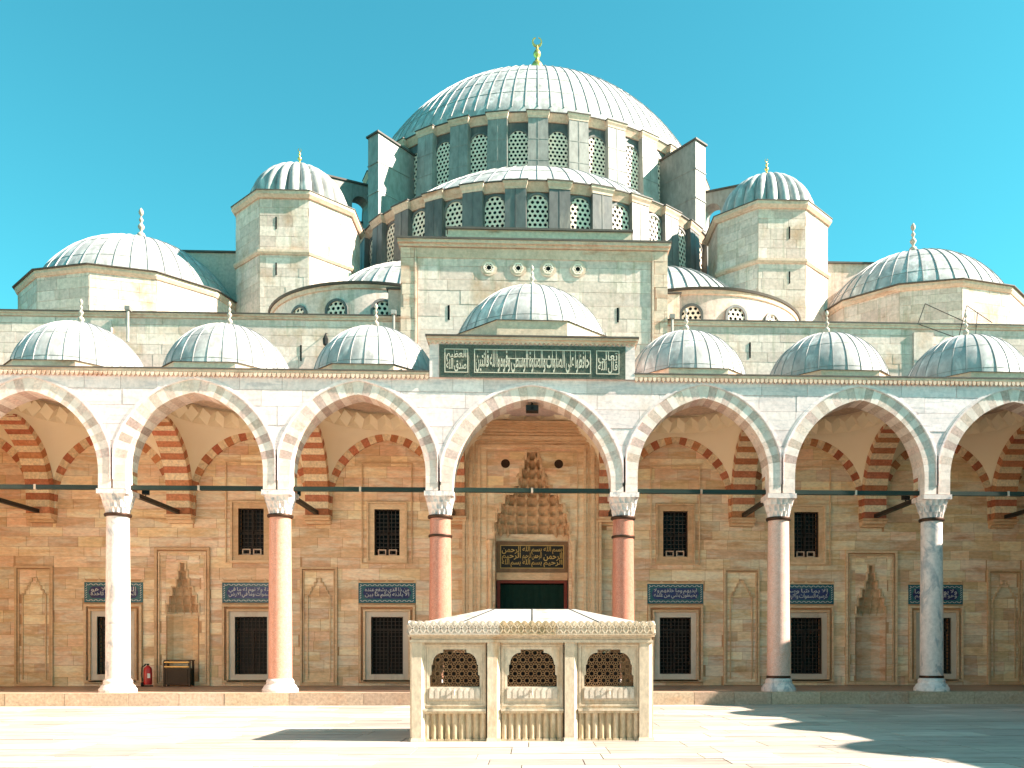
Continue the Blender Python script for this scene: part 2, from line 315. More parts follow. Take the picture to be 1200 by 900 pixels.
def shape_ar(txt):
    out = []
    for w in txt.split():
        g = []; i = 0
        while i < len(w):
            prev = i > 0 and AR[w[i - 1]][1] == 4 and not (w[i - 1] == 'ل' and False)
            if w[i] == 'ل' and i + 1 < len(w) and w[i + 1] == 'ا':
                g.append(chr(0xFEFC if prev else 0xFEFB)); i += 2; continue
            b, k = AR[w[i]]; nxt = i + 1 < len(w)
            if k == 2: g.append(chr(b + (1 if prev else 0)))
            else: g.append(chr(b + ((3 if nxt else 1) if prev else (2 if nxt else 0))))
            i += 1
        out.append(''.join(reversed(g)))
    return ' '.join(reversed(out))
def text_mesh(name, lines, x0, x1, z0, z1, y, m, thick=.02, bold=.012, overlap=.0):
    """letters filling the box x0..x1, z0..z1, facing -y"""
    mb = MB(); n = len(lines); hh = (z1 - z0) / n
    for i, s in enumerate(lines):
        c = bpy.data.curves.new('t', 'FONT'); c.body = shape_ar(s); c.size = 1; c.offset = bold; c.extrude = .0; c.resolution_u = 2; c.space_word = .55
        o = bpy.data.objects.new('t', c); COL.objects.link(o)
        dg = bpy.context.evaluated_depsgraph_get(); me = bpy.data.meshes.new_from_object(o.evaluated_get(dg))
        vs = [v.co.copy() for v in me.vertices]; fs = [tuple(p.vertices) for p in me.polygons]
        bpy.data.objects.remove(o); bpy.data.curves.remove(c)
        if not vs: continue
        ax, bx = min(v.x for v in vs), max(v.x for v in vs); az, bz = min(v.y for v in vs), max(v.y for v in vs)
        lo = z1 - (i + 1) * hh - overlap * hh; hi = z1 - i * hh + overlap * hh
        lo, hi = max(lo, z0), min(hi, z1)
        k = len(mb.v); w = len(vs)
        P = [(x0 + (v.x - ax) / (bx - ax) * (x1 - x0), lo + (v.y - az) / (bz - az) * (hi - lo)) for v in vs]
        yy = y - .004 * i
        mb.v += [(p[0], yy - thick, p[1]) for p in P] + [(p[0], yy, p[1]) for p in P]
        mb.f += [tuple(k + j for j in f) for f in fs]
        ed = {}
        for f in fs:
            for a, b in zip(f, f[1:] + f[:1]): ed[(a, b)] = 1
        for a, b in ed:
            if (b, a) not in ed: mb.f.append((k + b, k + a, k + a + w, k + b + w))
        bpy.data.meshes.remove(me)
    me = bpy.data.meshes.new(name); me.from_pydata(mb.v, [], mb.f); me.materials.append(M[m]); return me

# ================================================================== SETTING
ZP = .46                                    # portico platform height
g = obj('ground', MB().box(-260, 260, -160, 260, -.6, -.045).mesh('ground', 'paving_gap')); g['kind'] = 'structure'
pav = obj('courtyard_paving', MB().box(-40, 40, -62, -.94, -.044, -.022).mesh('courtyard_bed', 'paving_gap')); pav['kind'] = 'structure'
def paving():
    R = random.Random(3); out = []; y = -1.0
    while y > -60:
        h = R.uniform(.8, 1.35); x = -39.5 - R.uniform(0, 2)
        while x < 39.5:
            l = R.uniform(1.3, 2.9); out.append((x, x + l, y - h, y)); x += l
        y -= h
    def vis(r):
        cx, cy = (r[0] + r[1]) / 2, (r[2] + r[3]) / 2; d = cy + 34
        if d < 14.2: return 1e6 - d
        return d if abs(cx) < .6 * d else 1e5 + abs(cx)
    out.sort(key=vis); rest = MB()
    for i, (a, b, c, d) in enumerate(out):
        q = (a + .010, b - .010, c + .015, d - .015, -.03, R.uniform(-.006, .004))
        if i < 300: block('slab', 'paving', pav, *q)
        else: rest.box(*q)
    o = obj('slab_field', rest.mesh('slab_field', 'paving'), pav); o['kind'] = 'stuff'
paving()
plat = obj('portico_platform', MB().box(-28, 28, -.62, 6.9, -.02, ZP).mesh('portico_platform', 'floor')); plat['kind'] = 'structure'
R = random.Random(5); x = -28
while x < 28:
    l = R.uniform(1.4, 2.9); b = min(28, x + l)
    block('kerb_stone', 'kerb', plat, x + .008, b - .008, -1.0 + R.uniform(-.006, .006), -.61, -.02, ZP + .006 + R.uniform(-.004, .004)); x = b

# ================================================================== PORTICO
COLX = [-21.48, -15.48, -9.48, -3.48, 3.48, 9.48, 15.48, 21.48]
BAYS = [(-24.48, 0), (-18.48, 0), (-12.48, 0), (-6.48, 0), (0, 1), (6.48, 0), (12.48, 0), (18.48, 0), (24.48, 0)]
AP = {0: dict(a=2.5, e=.49, zs=8.61, half=3.0), 1: dict(a=2.97, e=.30, zs=8.20, half=3.48)}
ZC = 7.98                                   # capital top
YB = 6.2                                    # back wall face
portico = thing('portico', 'marble portico of tall striped pointed arches on columns, crowned by small lead domes', 'portico', (0, 0, ZP))

def capital_mesh():
    prof = []; n = 96; rings = []
    tiers = [(7.10, 7.34, .40, .455), (7.34, 7.58, .44, .51), (7.58, 7.80, .49, .565)]
    def sq(th, k): c, s_ = abs(cos(th)), abs(sin(th)); return 1 / (c ** k + s_ ** k) ** (1 / k)
    for ti, (z0, z1, r0, r1) in enumerate(tiers):
        k = 2 + ti * 1.1; ph = (ti % 2) * pi / 16
        for j in range(5):
            t = j / 4.0; z = z0 + (z1 - z0) * t * .999
            ring = []
            for i in range(n):
                th = 2 * pi * i / n; c = abs(sin(8 * (th + ph)))          # 16 cells per tier
                r = r0 + (r1 - r0) * (t ** (2.6 if c > .5 else .8)) - .035 * c * (1 - t ** 3)
                r *= 1 + (sq(th, k) - 1) * .7
                ring.append((r * cos(th), r * sin(th), z))
            rings.append(ring)
    mb = MB().loops(rings, True, True, True)
    mb.box(-.55, .55, -.55, .55, 7.803, 7.98)
    return mb.mesh('capital', 'white', 25)
CAP = capital_mesh()
BASE = MB().lathe([(.66, ZP + .002), (.66, ZP + .12), (.62, ZP + .16), (.60, ZP + .2), (.585, ZP + .24), (.52, ZP + .29), (.50, ZP + .34), (.51, ZP + .40), (.48, ZP + .46), (.44, ZP + .50)], 40).mesh('column_base', 'white', 50)
COLLAR = MB().lathe([(.40, 7.0), (.465, 7.02), (.48, 7.07), (.465, 7.12), (.40, 7.14)], 32).mesh('collar', 'bronze', 50)
RING2 = MB().lathe([(.41, 6.30), (.445, 6.31), (.455, 6.35), (.445, 6.39), (.41, 6.40)], 32).mesh('ring', 'bronze', 50)
FOOT = MB().lathe([(.42, .955), (.455, .965), (.46, 1.0), (.45, 1.05), (.42, 1.06)], 32).mesh('foot_ring', 'bronze', 50)
SHAFT = {}
CM = {-15.48: 'white', -9.48: 'pink', -3.48: 'red_granite', 3.48: 'red_granite', 9.48: 'pale_pink', 15.48: 'white'}
CL = {'white': 'white marble column', 'pink': 'pink granite column', 'red_granite': 'dark red granite column beside the portal', 'pale_pink': 'pale pink granite column'}
for cx in COLX:
    m = CM.get(cx, 'white')
    if m not in SHAFT: SHAFT[m] = MB().lathe([(.435, .95), (.43, 1.1), (.425, 3.0), (.41, 5.2), (.395, 6.95), (.40, 7.12)], 40).mesh('shaft', m, 50)
    c = obj('column', SHAFT[m], portico, T(cx, 0, 0)); c['label'] = CL[m]
    obj('capital', CAP, c, T(cx, 0, 0)); obj('base', BASE, c, T(cx, 0, 0)); obj('collar', COLLAR, c, T(cx, 0, 0))
    if abs(cx) < 4: obj('ring', RING2, c, T(cx, 0, 0))
    if cx > 5: obj('foot_ring', FOOT, c, T(cx, 0, 0))

# front arches
YF0, YF1 = -.5, .5
def front_arch(kind):
    p = AP[kind]; t = .50; xm = p['half'] - .035
    vs = [MB().prism(shrink(q, .985), YF0, YF1).mesh('voussoir', 'voussoir_red' if (i % 2) == 0 and 3 < i < 31 else 'voussoir_white') for i, q in enumerate(voussoirs(p['a'], p['e'], p['zs'], ZC + .02, t, 35, xm))]
    inner = arch_curve(p['a'], p['e'], p['zs'], ZC + .35, t - .005, 18, xm - .03); outer = arch_curve(p['a'], p['e'], p['zs'], ZC + .35, t + .13, 18, xm)
    mb = MB().ring(inner, outer, YF0 - .03, YF0 + .1)
    i2 = arch_curve(p['a'], p['e'], p['zs'], ZC + .35, t + .02, 18, xm - .022); o2 = arch_curve(p['a'], p['e'], p['zs'], ZC + .35, t + .07, 18, xm - .008)
    mb.ring(i2, o2, YF0 - .045, YF0 - .02)
    return vs, mb.mesh('archivolt', 'marble')
FA = {k: front_arch(k) for k in (0, 1)}
for bx, k in BAYS:
    a = obj('arch', FA[k][1], portico, T(bx, 0, 0))
    for me in FA[k][0]: obj('voussoir', me, a, T(bx, 0, 0))

# spandrel wall with single marble blocks above the arches
ZT = 12.20
def lower_bound(x):
    z = ZC + .02
    for bx, k in BAYS:
        p = AP[k]; dx = abs(x - bx)
        if dx < p['half']:
            q = arch_z(dx, p['a'], p['e'], p['zs'], .56)
            return max(z, q) if q else z
    return z
def spandrel_core():
    top = [(27.48, ZT), (-27.48, ZT)]; low = []
    x = -27.48
    while x <= 27.481: low.append((x, lower_bound(x) + .0)); x += .12
    mb = MB(); 
    for (a, b) in zip(low, low[1:]):
        n = len(mb.v)
        mb.v += [(a[0], YF0 + .03, a[1]), (b[0], YF0 + .03, b[1]), (b[0], YF0 + .03, ZT), (a[0], YF0 + .03, ZT), (a[0], YF1, a[1]), (b[0], YF1, b[1]), (b[0], YF1, ZT), (a[0], YF1, ZT)]
        mb.f += [(n, n + 1, n + 2, n + 3), (n + 4, n + 7, n + 6, n + 5), (n, n + 4, n + 5, n + 1)]
    return mb.mesh('spandrel_wall', 'marblejoint')
spw = obj('spandrel_wall', spandrel_core(), portico)
def spandrel_blocks():
    Rn = random.Random(11); z = ZC + .02; zs = [z]
    for h in (.52, .58, .66, .62, .70, .60, .54): zs.append(zs[-1] + h)
    zs[-1] = ZT
    for z0, z1 in zip(zs, zs[1:]):
        x = -27.48
        while x < 27.48:
            b = min(27.48, x + Rn.uniform(1.0, 2.6)); n = max(2, int((b - x) / .1)); xs = [x + .007 + (b - x - .014) * i / n for i in range(n + 1)]
            runs = []; cur = []
            for xx in xs:
                lo = max(z0 + .007, lower_bound(xx))
                if lo < z1 - .03: cur.append((xx, lo))
                elif cur: runs.append(cur); cur = []
            if cur: runs.append(cur)
            for r in runs:
                if len(r) < 2: continue
                poly = r + [(r[-1][0], z1 - .007), (r[0][0], z1 - .007)]
                obj('stone', MB().prism(poly, YF0 - Rn.uniform(0, .018), YF0 + .06).mesh('stone', 'marble'), spw)
            x = b
spandrel_blocks()
# cornice with small hanging tooth frieze
def cornice(x0, x1, z, m=None):
    mb = MB().prism([(0, 0)] * 0 or [(x0, z), (x1, z), (x1, z + .10), (x0, z + .10)], YF0 - .05, .5)
    mb.box(x0, x1, YF0 - .09, .5, z + .101, z + .20)
    return mb
def tooth_row(x0, x1, z, y):
    mb = MB(); n = int((x1 - x0) / .17); st = (x1 - x0) / n
    for i in range(n):
        cx = x0 + st * (i + .5); w = st * .36
        mb.prism([(cx - w, z + .16), (cx - w, z + .06), (cx, z), (cx + w, z + .06), (cx + w, z + .16)], y - .07, y + .02)
    return mb
for x0, x1 in ((-27.5, -3.84), (3.84, 27.5)):
    c = obj('cornice', cornice(x0, x1, 12.20).mesh('cornice', 'lime_trim'), portico)
    t = obj('tooth_frieze', tooth_row(x0, x1, 12.12, YF0 - .05).mesh('tooth_frieze', 'lime_trim'), c); t['kind'] = 'stuff'
    obj('eave', MB().box(x0, x1, YF0 - .12, .5, 12.402, 12.45).mesh('eave', 'eave'), c)
# raised centre with the inscription
rc = obj('raised_block', MB().box(-3.82, 3.86, -.60, .6, 12.202, 13.50).box(-3.83, 3.87, .6, 5.9, 12.5, 13.6).mesh('raised_block', 'marble'), portico)
obj('cornice', MB().box(-3.88, 3.92, -.68, .62, 13.502, 13.60).box(-3.92, 3.96, -.74, .62, 13.601, 13.69).mesh('cornice', 'lime_trim'), rc)
t = obj('tooth_frieze', tooth_row(-3.86, 3.90, 13.43, -.60).mesh('tooth_frieze', 'lime_trim'), rc); t['kind'] = 'stuff'
obj('eave', MB().box(-3.96, 4.0, -.79, .64, 13.692, 13.75).mesh('eave', 'eave'), rc)
ip = obj('inscription_panel', MB().box(-3.46, 3.50, -.64, -.59, 12.20, 13.42).mesh('inscription_panel', 'green_marble'), portico)
ip['label'] = 'dark green marble panel carved with cream calligraphy above the central arch'
for x0, x1 in ((-3.26, -2.38), (-2.16, 2.20), (2.40, 3.27)):
    obj('cartouche_frame', frame_mesh(x0, x1, 12.37, 13.26, .032, -.665, -.63, 'cream_letter', 'cartouche_frame'), ip)
obj('lettering', text_mesh('lettering', ['حافظوا على الصلوات والصلوة الوسطى وقوموا لله قانتين'], -2.10, 2.14, 12.40, 13.23, -.642, 'cream_letter', .02, .016), ip)
obj('lettering', text_mesh('lettering', ['العظيم', 'صدق الله'], -3.19, -2.45, 12.41, 13.23, -.642, 'cream_letter', .02, .014, .10), ip)
obj('lettering', text_mesh('lettering', ['تعالى', 'قال الله'], 2.47, 3.20, 12.41, 13.23, -.642, 'cream_letter', .02, .014, .10), ip)
lb = MB()                                   # the long bars that cross the tall letters
for a, b, z in ((-.95, .95, 12.90), (.98, 1.0, 12.9)): lb.box(a, b, -.66, -.643, z, z + .03)
obj('letter_bar', lb.mesh('letter_bar', 'cream_letter'), ip)

# transverse arches, corbels, wall arches
TA = dict(a=2.57, e=.42, zs=8.61); YM = .5 + 2.57
tv = [MB().prism(shrink(q, .985), -.5, .5).mesh('voussoir', 'voussoir_rust' if i % 2 == 0 else 'voussoir_cream') for i, q in enumerate(voussoirs(TA['a'], TA['e'], TA['zs'], 8.0, .42, 33))]
corb = MB().box(-.58, .58, 5.58, YB + .02, 7.90, 7.995).box(-.54, .54, 5.70, YB + .02, 7.78, 7.899).box(-.54, .54, 5.92, YB + .02, 7.66, 7.779).mesh('corbel', 'ochre_trim')
pier = MB().box(-.49, .49, 5.66, YB + .02, 8.0, 11.9).mesh('pier', 'joint')
RT = RZ(pi / 2)
for cx in COLX:
    o = obj('transverse_arch', corb, portico, T(cx, 0, 0))
    obj('pier', MB().box(-.49, .49, 6.05, YB + .02, 7.996, 11.9).mesh('pier', 'ochre'), o, T(cx, 0, 0))
    for me in tv: obj('voussoir', me, o, T(cx, YM, 0) @ RT)
WA = {0: dict(a=2.42, e=.5, zs=8.55), 1: dict(a=2.9, e=.35, zs=8.3)}
wv = [MB().prism(shrink(q, .985), YB - .16, YB + .02).mesh('voussoir', 'voussoir_rust' if i % 2 == 0 else 'voussoir_cream') for i, q in enumerate(voussoirs(2.42, .5, 8.55, 8.0, .36, 31))]
wcore = MB().ring(arch_curve(2.42, .5, 8.55, 8.0, .01), arch_curve(2.42, .5, 8.55, 8.0, .35), YB - .12, YB + .02).mesh('wall_arch', 'joint')
for bx, k in BAYS:
    if k: continue
    o = obj('wall_arch', wcore, portico, T(bx, 0, 0))
    for me in wv: obj('voussoir', me, o, T(bx, 0, 0))

# vaults: pendentives, triangle frieze, inner cupola, roof deck
def vault(kind):
    half = 2.52 if kind == 0 else 2.98; zoff = 0 if kind == 0 else .55
    y0, y1 = .5, YB - .02; cy = (y0 + y1) / 2; hy = (y1 - y0) / 2; rc_ = 2.42 if kind == 0 else 2.62; zc = 11.78 + zoff
    n = 128; rings = []
    def bz(d, h):                           # arch height along a side, d from the middle
        s_ = d / h * 2.5; q = 3.03 ** 2 - (abs(s_) + .49) ** 2
        return 8.61 + zoff + (sqrt(q) if q > 0 else 0)
    outer = []; circ = []
    for i in range(n):
        th = 2 * pi * (i + .5) / n; c, s_ = cos(th), sin(th)
        m = max(abs(c), abs(s_)); ex, ey = c / m, s_ / m
        X, Y = ex * half, cy + ey * hy
        z = bz(ex * half, half) if abs(s_) >= abs(c) else bz(ey * hy, hy)
        outer.append((X, Y, z)); circ.append((rc_ * c, cy + rc_ * s_, zc))
    for j in range(9):
        t = j / 8; ring = []
        for a, b in zip(outer, circ):
            w = 1 - (1 - t) ** 1.5
            ring.append((a[0] + (b[0] - a[0]) * t ** 1.25, a[1] + (b[1] - a[1]) * t ** 1.25, a[2] + (b[2] - a[2]) * w))
        rings.append(ring)
    pen = MB().loops(rings).mesh('vault', 'plaster', 60)
    fr = MB(); k = 22; r0, r1 = rc_, rc_ - .34; z0, z1 = zc - .005, zc + .62
    P = lambda r, a, z: (r * cos(a), cy + r * sin(a), z)
    for i in range(k):
        a0, am, a1 = 2 * pi * i / k, 2 * pi * (i + .5) / k, 2 * pi * (i + 1) / k
        n_ = len(fr.v); fr.v += [P(r0, a0, z0), P(r0 + .02, am, z0 + .30), P(r0, a1, z0), P(r1 - .10, a0, z0 + .34), P(r1, am, z1), P(r1 - .10, a1, z0 + .34), P(r1 + .04, a0, z1), P(r1 + .04, a1, z1), P(r0 + .02, am, z0)]
        fr.f += [(n_, n_ + 1, n_ + 3), (n_ + 1, n_ + 2, n_ + 5), (n_ + 3, n_ + 1, n_ + 4), (n_ + 1, n_ + 5, n_ + 4), (n_ + 3, n_ + 4, n_ + 6), (n_ + 4, n_ + 5, n_ + 7), (n_, n_ + 8, n_ + 1), (n_ + 8, n_ + 2, n_ + 1)]
    fri = fr.mesh('triangle_frieze', 'plaster')
    cup = MB().loops([[P((r1 + .12) * cos(t), 2 * pi * i / 48, z1 + 1.9 * sin(t)) for i in range(48)] for t in [pi / 2 * j / 10 * .995 for j in range(11)]], True, False, True).mesh('cupola', 'plaster', 60)
    deck = MB(); sqr = []; cir = []; hx = 3.0 if kind == 0 else 3.48; zd = 12.44 if kind == 0 else 13.2
    for i in range(64):
        th = 2 * pi * i / 64; c, s_ = cos(th), sin(th); m = max(abs(c), abs(s_))
        sqr.append((c / m * hx, (.45 + YB) / 2 + s_ / m * (YB - .45) / 2)); cir.append((2.40 * c, cy + 2.40 * s_) if kind == 0 else (2.6 * c, cy + 2.6 * s_))
    deck.loops([[(x, y, zd) for x, y in cir], [(x, y, zd) for x, y in sqr], [(x, y, zd + .06) for x, y in sqr], [(x, y, zd + .06) for x, y in cir]])
    return pen, fri, cup, deck.mesh('roof_deck', 'lime_trim')
VA = {k: vault(k) for k in (0, 1)}
for bx, k in BAYS:
    v = obj('vault', VA[k][0], portico, T(bx, 0, 0))
    for nm, me in zip(('triangle_frieze', 'cupola', 'roof_deck'), VA[k][1:]): obj(nm, me, v, T(bx, 0, 0))

# lead domes ---------------------------------------------------------
def cap_profile(Rb, zb, rise, n=20):
    Rr = (Rb * Rb + rise * rise) / (2 * rise); zc = zb + rise - Rr; am = math.asin(min(1, Rb / Rr))
    return [(max(Rr * sin(am * (1 - i / n)), 1e-3), zc + Rr * cos(am * (1 - i / n))) for i in range(n + 1)]
def dome_meshes(Rb, zb, rise, seg, rw, rh, laps, m='lead', z_low=.25):
    pr = cap_profile(Rb, zb, rise); sh = MB().lathe([(Rb, zb - z_low)] + pr, max(64, seg * 2)).mesh('dome', m, 40)
    Rr = (Rb * Rb + rise * rise) / (2 * rise); zc = zb + rise - Rr; am = math.asin(min(1, Rb / Rr))
    rings = []
    for i in range(15):
        t = am * (1 - i / 14 * .965); r, z = Rr * sin(t), zc + Rr * cos(t); nr, nz = sin(t), cos(t); w = rw / 2 * (1 if i < 9 else 1 - (i - 8) * .08)
        rings.append([(-w, -r + .01 * nr, z - .01 * nz), (-w * .7, -r - rh * nr, z + rh * nz), (w * .7, -r - rh * nr, z + rh * nz), (w, -r + .01 * nr, z - .01 * nz)])
    rib = MB().loops(rings, True, True, True).mesh('rib', 'lead_rib', 30)
    lp = MB()
    for f in laps:
        t = am * f; r, z = Rr * sin(t), zc + Rr * cos(t); d = .0035 * Rr + .008
        lp.lathe([(r + .01, z - d), (r + rh * .35, z - d * .6), (r + rh * .35, z + d * .3), (r - .01, z + d * .6)], max(64, seg * 2), cap=False)
    return sh, rib, lp.mesh('lap_seam', 'lead_seam')
def place_dome(name, parent, dm, x, y, seg):
    o = obj(name, dm[0], parent, T(x, y, 0))
    for i in range(seg): obj('rib', dm[1], o, T(x, y, 0) @ RZ(2 * pi * i / seg))
    obj('lap_seam', dm[2], o, T(x, y, 0))
    return o
def finial_mesh(h, m, crescent=0):
    mb = MB(); s = h
    mb.lathe([(.16 * s, 0), (.13 * s, .04 * s), (.05 * s, .10 * s), (.045 * s, .16 * s), (.10 * s, .22 * s), (.11 * s, .27 * s), (.085 * s, .33 * s), (.035 * s, .37 * s), (.035 * s, .42 * s), (.075 * s, .47 * s), (.085 * s, .51 * s), (.06 * s, .56 * s), (.028 * s, .59 * s), (.028 * s, .63 * s), (.05 * s, .66 * s), (.055 * s, .69 * s), (.035 * s, .73 * s), (.018 * s, .76 * s), (.015 * s, .80 * s)], 14)
    if crescent:
        c = .86 * s; r0 = .062 * s; pts = [(r0 * cos(t), c + r0 * sin(t)) for t in [radians(70 - 320 * i / 20) for i in range(21)]]
        for i, (p, q) in enumerate(zip(pts, pts[1:])):
            w = .024 * s * sin(pi * (i + .7) / 21) + .004 * s; mb.bar(p, q, w, -.012 * s, .012 * s)
    else:
        mb.lathe([(.012 * s, .78 * s), (.05 * s, .83 * s), (.065 * s, .89 * s), (.045 * s, .95 * s), (.008 * s, 1.0 * s)], 10)
    return mb.mesh('finial', m, 50)
FIN = finial_mesh(1.15, 'finial')
def ngon(n, apo, ph=0): r = apo / cos(pi / n); return [(r * sin(ph + 2 * pi * (i + .5) / n), -r * cos(ph + 2 * pi * (i + .5) / n)) for i in range(n)]
DP = dome_meshes(2.56, 13.05, 2.32, 28, .032, .026, (.62, .93,))
DCn = dome_meshes(3.18, 14.70, 2.38, 32, .032, .026, (.65, .94,))
def plinth(apo, z0, z1):
    return MB().hprism(ngon(8, apo), z0, z1).mesh('plinth', 'lime_trim'), MB().hprism(ngon(8, apo + .07), z1 + .001, z1 + .055, ngon(8, apo - .1)).mesh('eave', 'eave')
PL = plinth(2.80, 12.50, 13.02); PLC = plinth(3.25, 13.61, 14.62)
CYD = 3.33
for bx, k in BAYS:
    d = place_dome('dome', portico, DCn if k else DP, bx, CYD, 32 if k else 28)
    obj('plinth', (PLC if k else PL)[0], d, T(bx, CYD, 0)); obj('eave', (PLC if k else PL)[1], d, T(bx, CYD, 0))
    obj('finial', FIN, d, T(bx, CYD, 17.0 if k else 15.3))

for s_ in (-1, 1): obj('end_wall', MB().box(*sorted((s_ * 27.49, s_ * 28.3)), -1.02, 6.19, 0, 12.42).mesh('end_wall', 'ochre'), portico)
# tie beams along and across the portico
for x0, x1 in zip(COLX, COLX[1:]):
    o = obj('tie_beam', MB().box(x0 + .52, x1 - .52, -.09, .09, 8.03, 8.19).mesh('tie_beam', 'beam'), portico)
    obj('clamp', MB().box((x0 + x1) / 2 - .04, (x0 + x1) / 2 + .04, -.105, .105, 8.015, 8.205).mesh('clamp', 'lime_trim'), o)
tb = MB().box(-.09, .09, .52, 5.62, 8.02, 8.18).mesh('cross_tie_beam', 'iron')
for cx in COLX: obj('cross_tie_beam', tb, portico, T(cx, 0, 0))

# ================================================================== MOSQUE
mosque = thing('mosque', 'great stone mosque with a huge lead dome, stepped half dome and corner turrets', 'mosque', (0, YB, ZP))
# --- front wall: openings as real holes
WIN_LO = [(c, .71, .98, 3.54) for c in (-18.48, -12.48, -6.48, 6.48, 12.48, 18.48)]
WIN_UP = [(c, .56, 6.29, 8.35) for c in (-12.48, -6.48, 6.48, 12.48)]
MIH = [-15.48, 15.48]
PORT_W, PORT_TOP = 1.68, 11.02
def rect(x0, x1, z0, z1): return [(x0, z0), (x1, z0), (x1, z1), (x0, z1)]
holes = [rect(c - w, c + w, a, b) for c, w, a, b in WIN_LO + WIN_UP] + [rect(c - .70, c + .70, ZP + .02, 6.02) for c in MIH] + [rect(-PORT_W, PORT_W, ZP + .01, PORT_TOP)]
wall = obj('front_wall', MB().prism(rect(-28, 28, ZP - .3, 12.40), YB, YB + 1.0, holes).mesh('front_wall', 'joint'), mosque)
hr = [(c - 1.27, c + 1.27, .60, 5.14) for c, *_ in WIN_LO] + [(c - .82, c + .82, 6.05, 8.58) for c, *_ in WIN_UP] + [(c - 1.2, c + 1.2, ZP, 6.62) for c in MIH] + [(-3.1, 3.1, ZP, 12.4)]
hr += [(c - .82, c + .82, ZP, 5.76) for c in (-21.9, -9.5, 9.5, 21.7)] + [(c - .5, c + .5, 7.66, 12.4) for c in COLX]
ashlar('stone', 'ochre', wall, -27, 27, ZP, 12.30, YB, .46, .7, 1.9, hr, 300, .022, key=lambda r: (abs((r[0] + r[1]) / 2) > 21.5 or r[3] > 11.5, -(r[1] - r[0]) * (r[3] - r[2])), rnd=random.Random(21))
# stone panels round the windows get stones too (inside the niche frames)
for c in (-21.9, -9.5, 9.5, 21.7): ashlar('stone', 'ochre', wall, c - .66, c + .66, ZP + .1, 5.60, YB - .0, .46, .5, 1.4, (), 40, .016, rnd=random.Random(int(c * 10)))
for c in MIH:
    ashlar('stone', 'ochre', wall, c - 1.02, c + 1.02, ZP + .02, 6.45, YB - .0, .46, .35, .9, [(c - .72, c + .72, ZP, 6.04)], 40, .02, rnd=random.Random(int(c * 10)))

def window(c, w, a, b, upper):
    o = obj('window', frame_mesh(c - w - .24, c + w + .24, a - .24, b + .24, .24, YB - .07, YB + .16, 'ochre_trim' if upper else 'frame_marble', 'window_frame'), mosque)
    obj('outer_moulding', frame_mesh(c - w - .33, c + w + .33, a - .33, b + .33, .085, YB - .15, YB + .1, 'ochre_trim', 'outer_moulding'), o)
    if not upper:
        obj('outer_moulding', frame_mesh(c - 1.25, c + 1.25, .62, 4.08, .10, YB - .15, YB + .1, 'ochre_trim', 'outer_moulding'), o)
    else:
        obj('outer_moulding', frame_mesh(c - 1.13, c + 1.13, 5.92, 10.43, .055, YB - .09, YB + .1, 'ochre_trim', 'outer_moulding'), o)
    obj('pane', MB().box(c - w, c + w, YB + .42, YB + .46, a, b).mesh('pane', 'dark'), o)
    mb = MB(); nx, nz = (8, 15) if not upper else (6, 11)
    for i in range(nx + 1): x = c - w + .03 + (2 * w - .06) * i / nx; mb.box(x - .016, x + .016, YB + .10, YB + .13, a, b)
    for i in range(nz + 1): z = a + .03 + (b - a - .06) * i / nz; mb.box(c - w, c + w, YB + .132, YB + .162, z - .016, z + .016)
    if not upper: mb.box(c - w, c + w, YB + .30, YB + .40, b - .62, b - .54); mb.box(c - .04, c + .04, YB + .30, YB + .40, a, b - .62)
    else: mb.box(c - w, c + w, YB + .30, YB + .40, (a + b) / 2 - .05, (a + b) / 2 + .05); mb.box(c - .035, c + .035, YB + .30, YB + .40, a, b)
    obj('grille', mb.mesh('grille', 'grille'), o)
    if upper:
        for s in (-.24, .24): obj('vent_frame', frame_mesh(c + s - .18, c + s + .18, a + .02, a + .28, .045, YB + .05, YB + .095, 'lime_trim', 'vent_frame'), o)
for q in WIN_LO: window(*q, False)
for q in WIN_UP: window(*q, True)
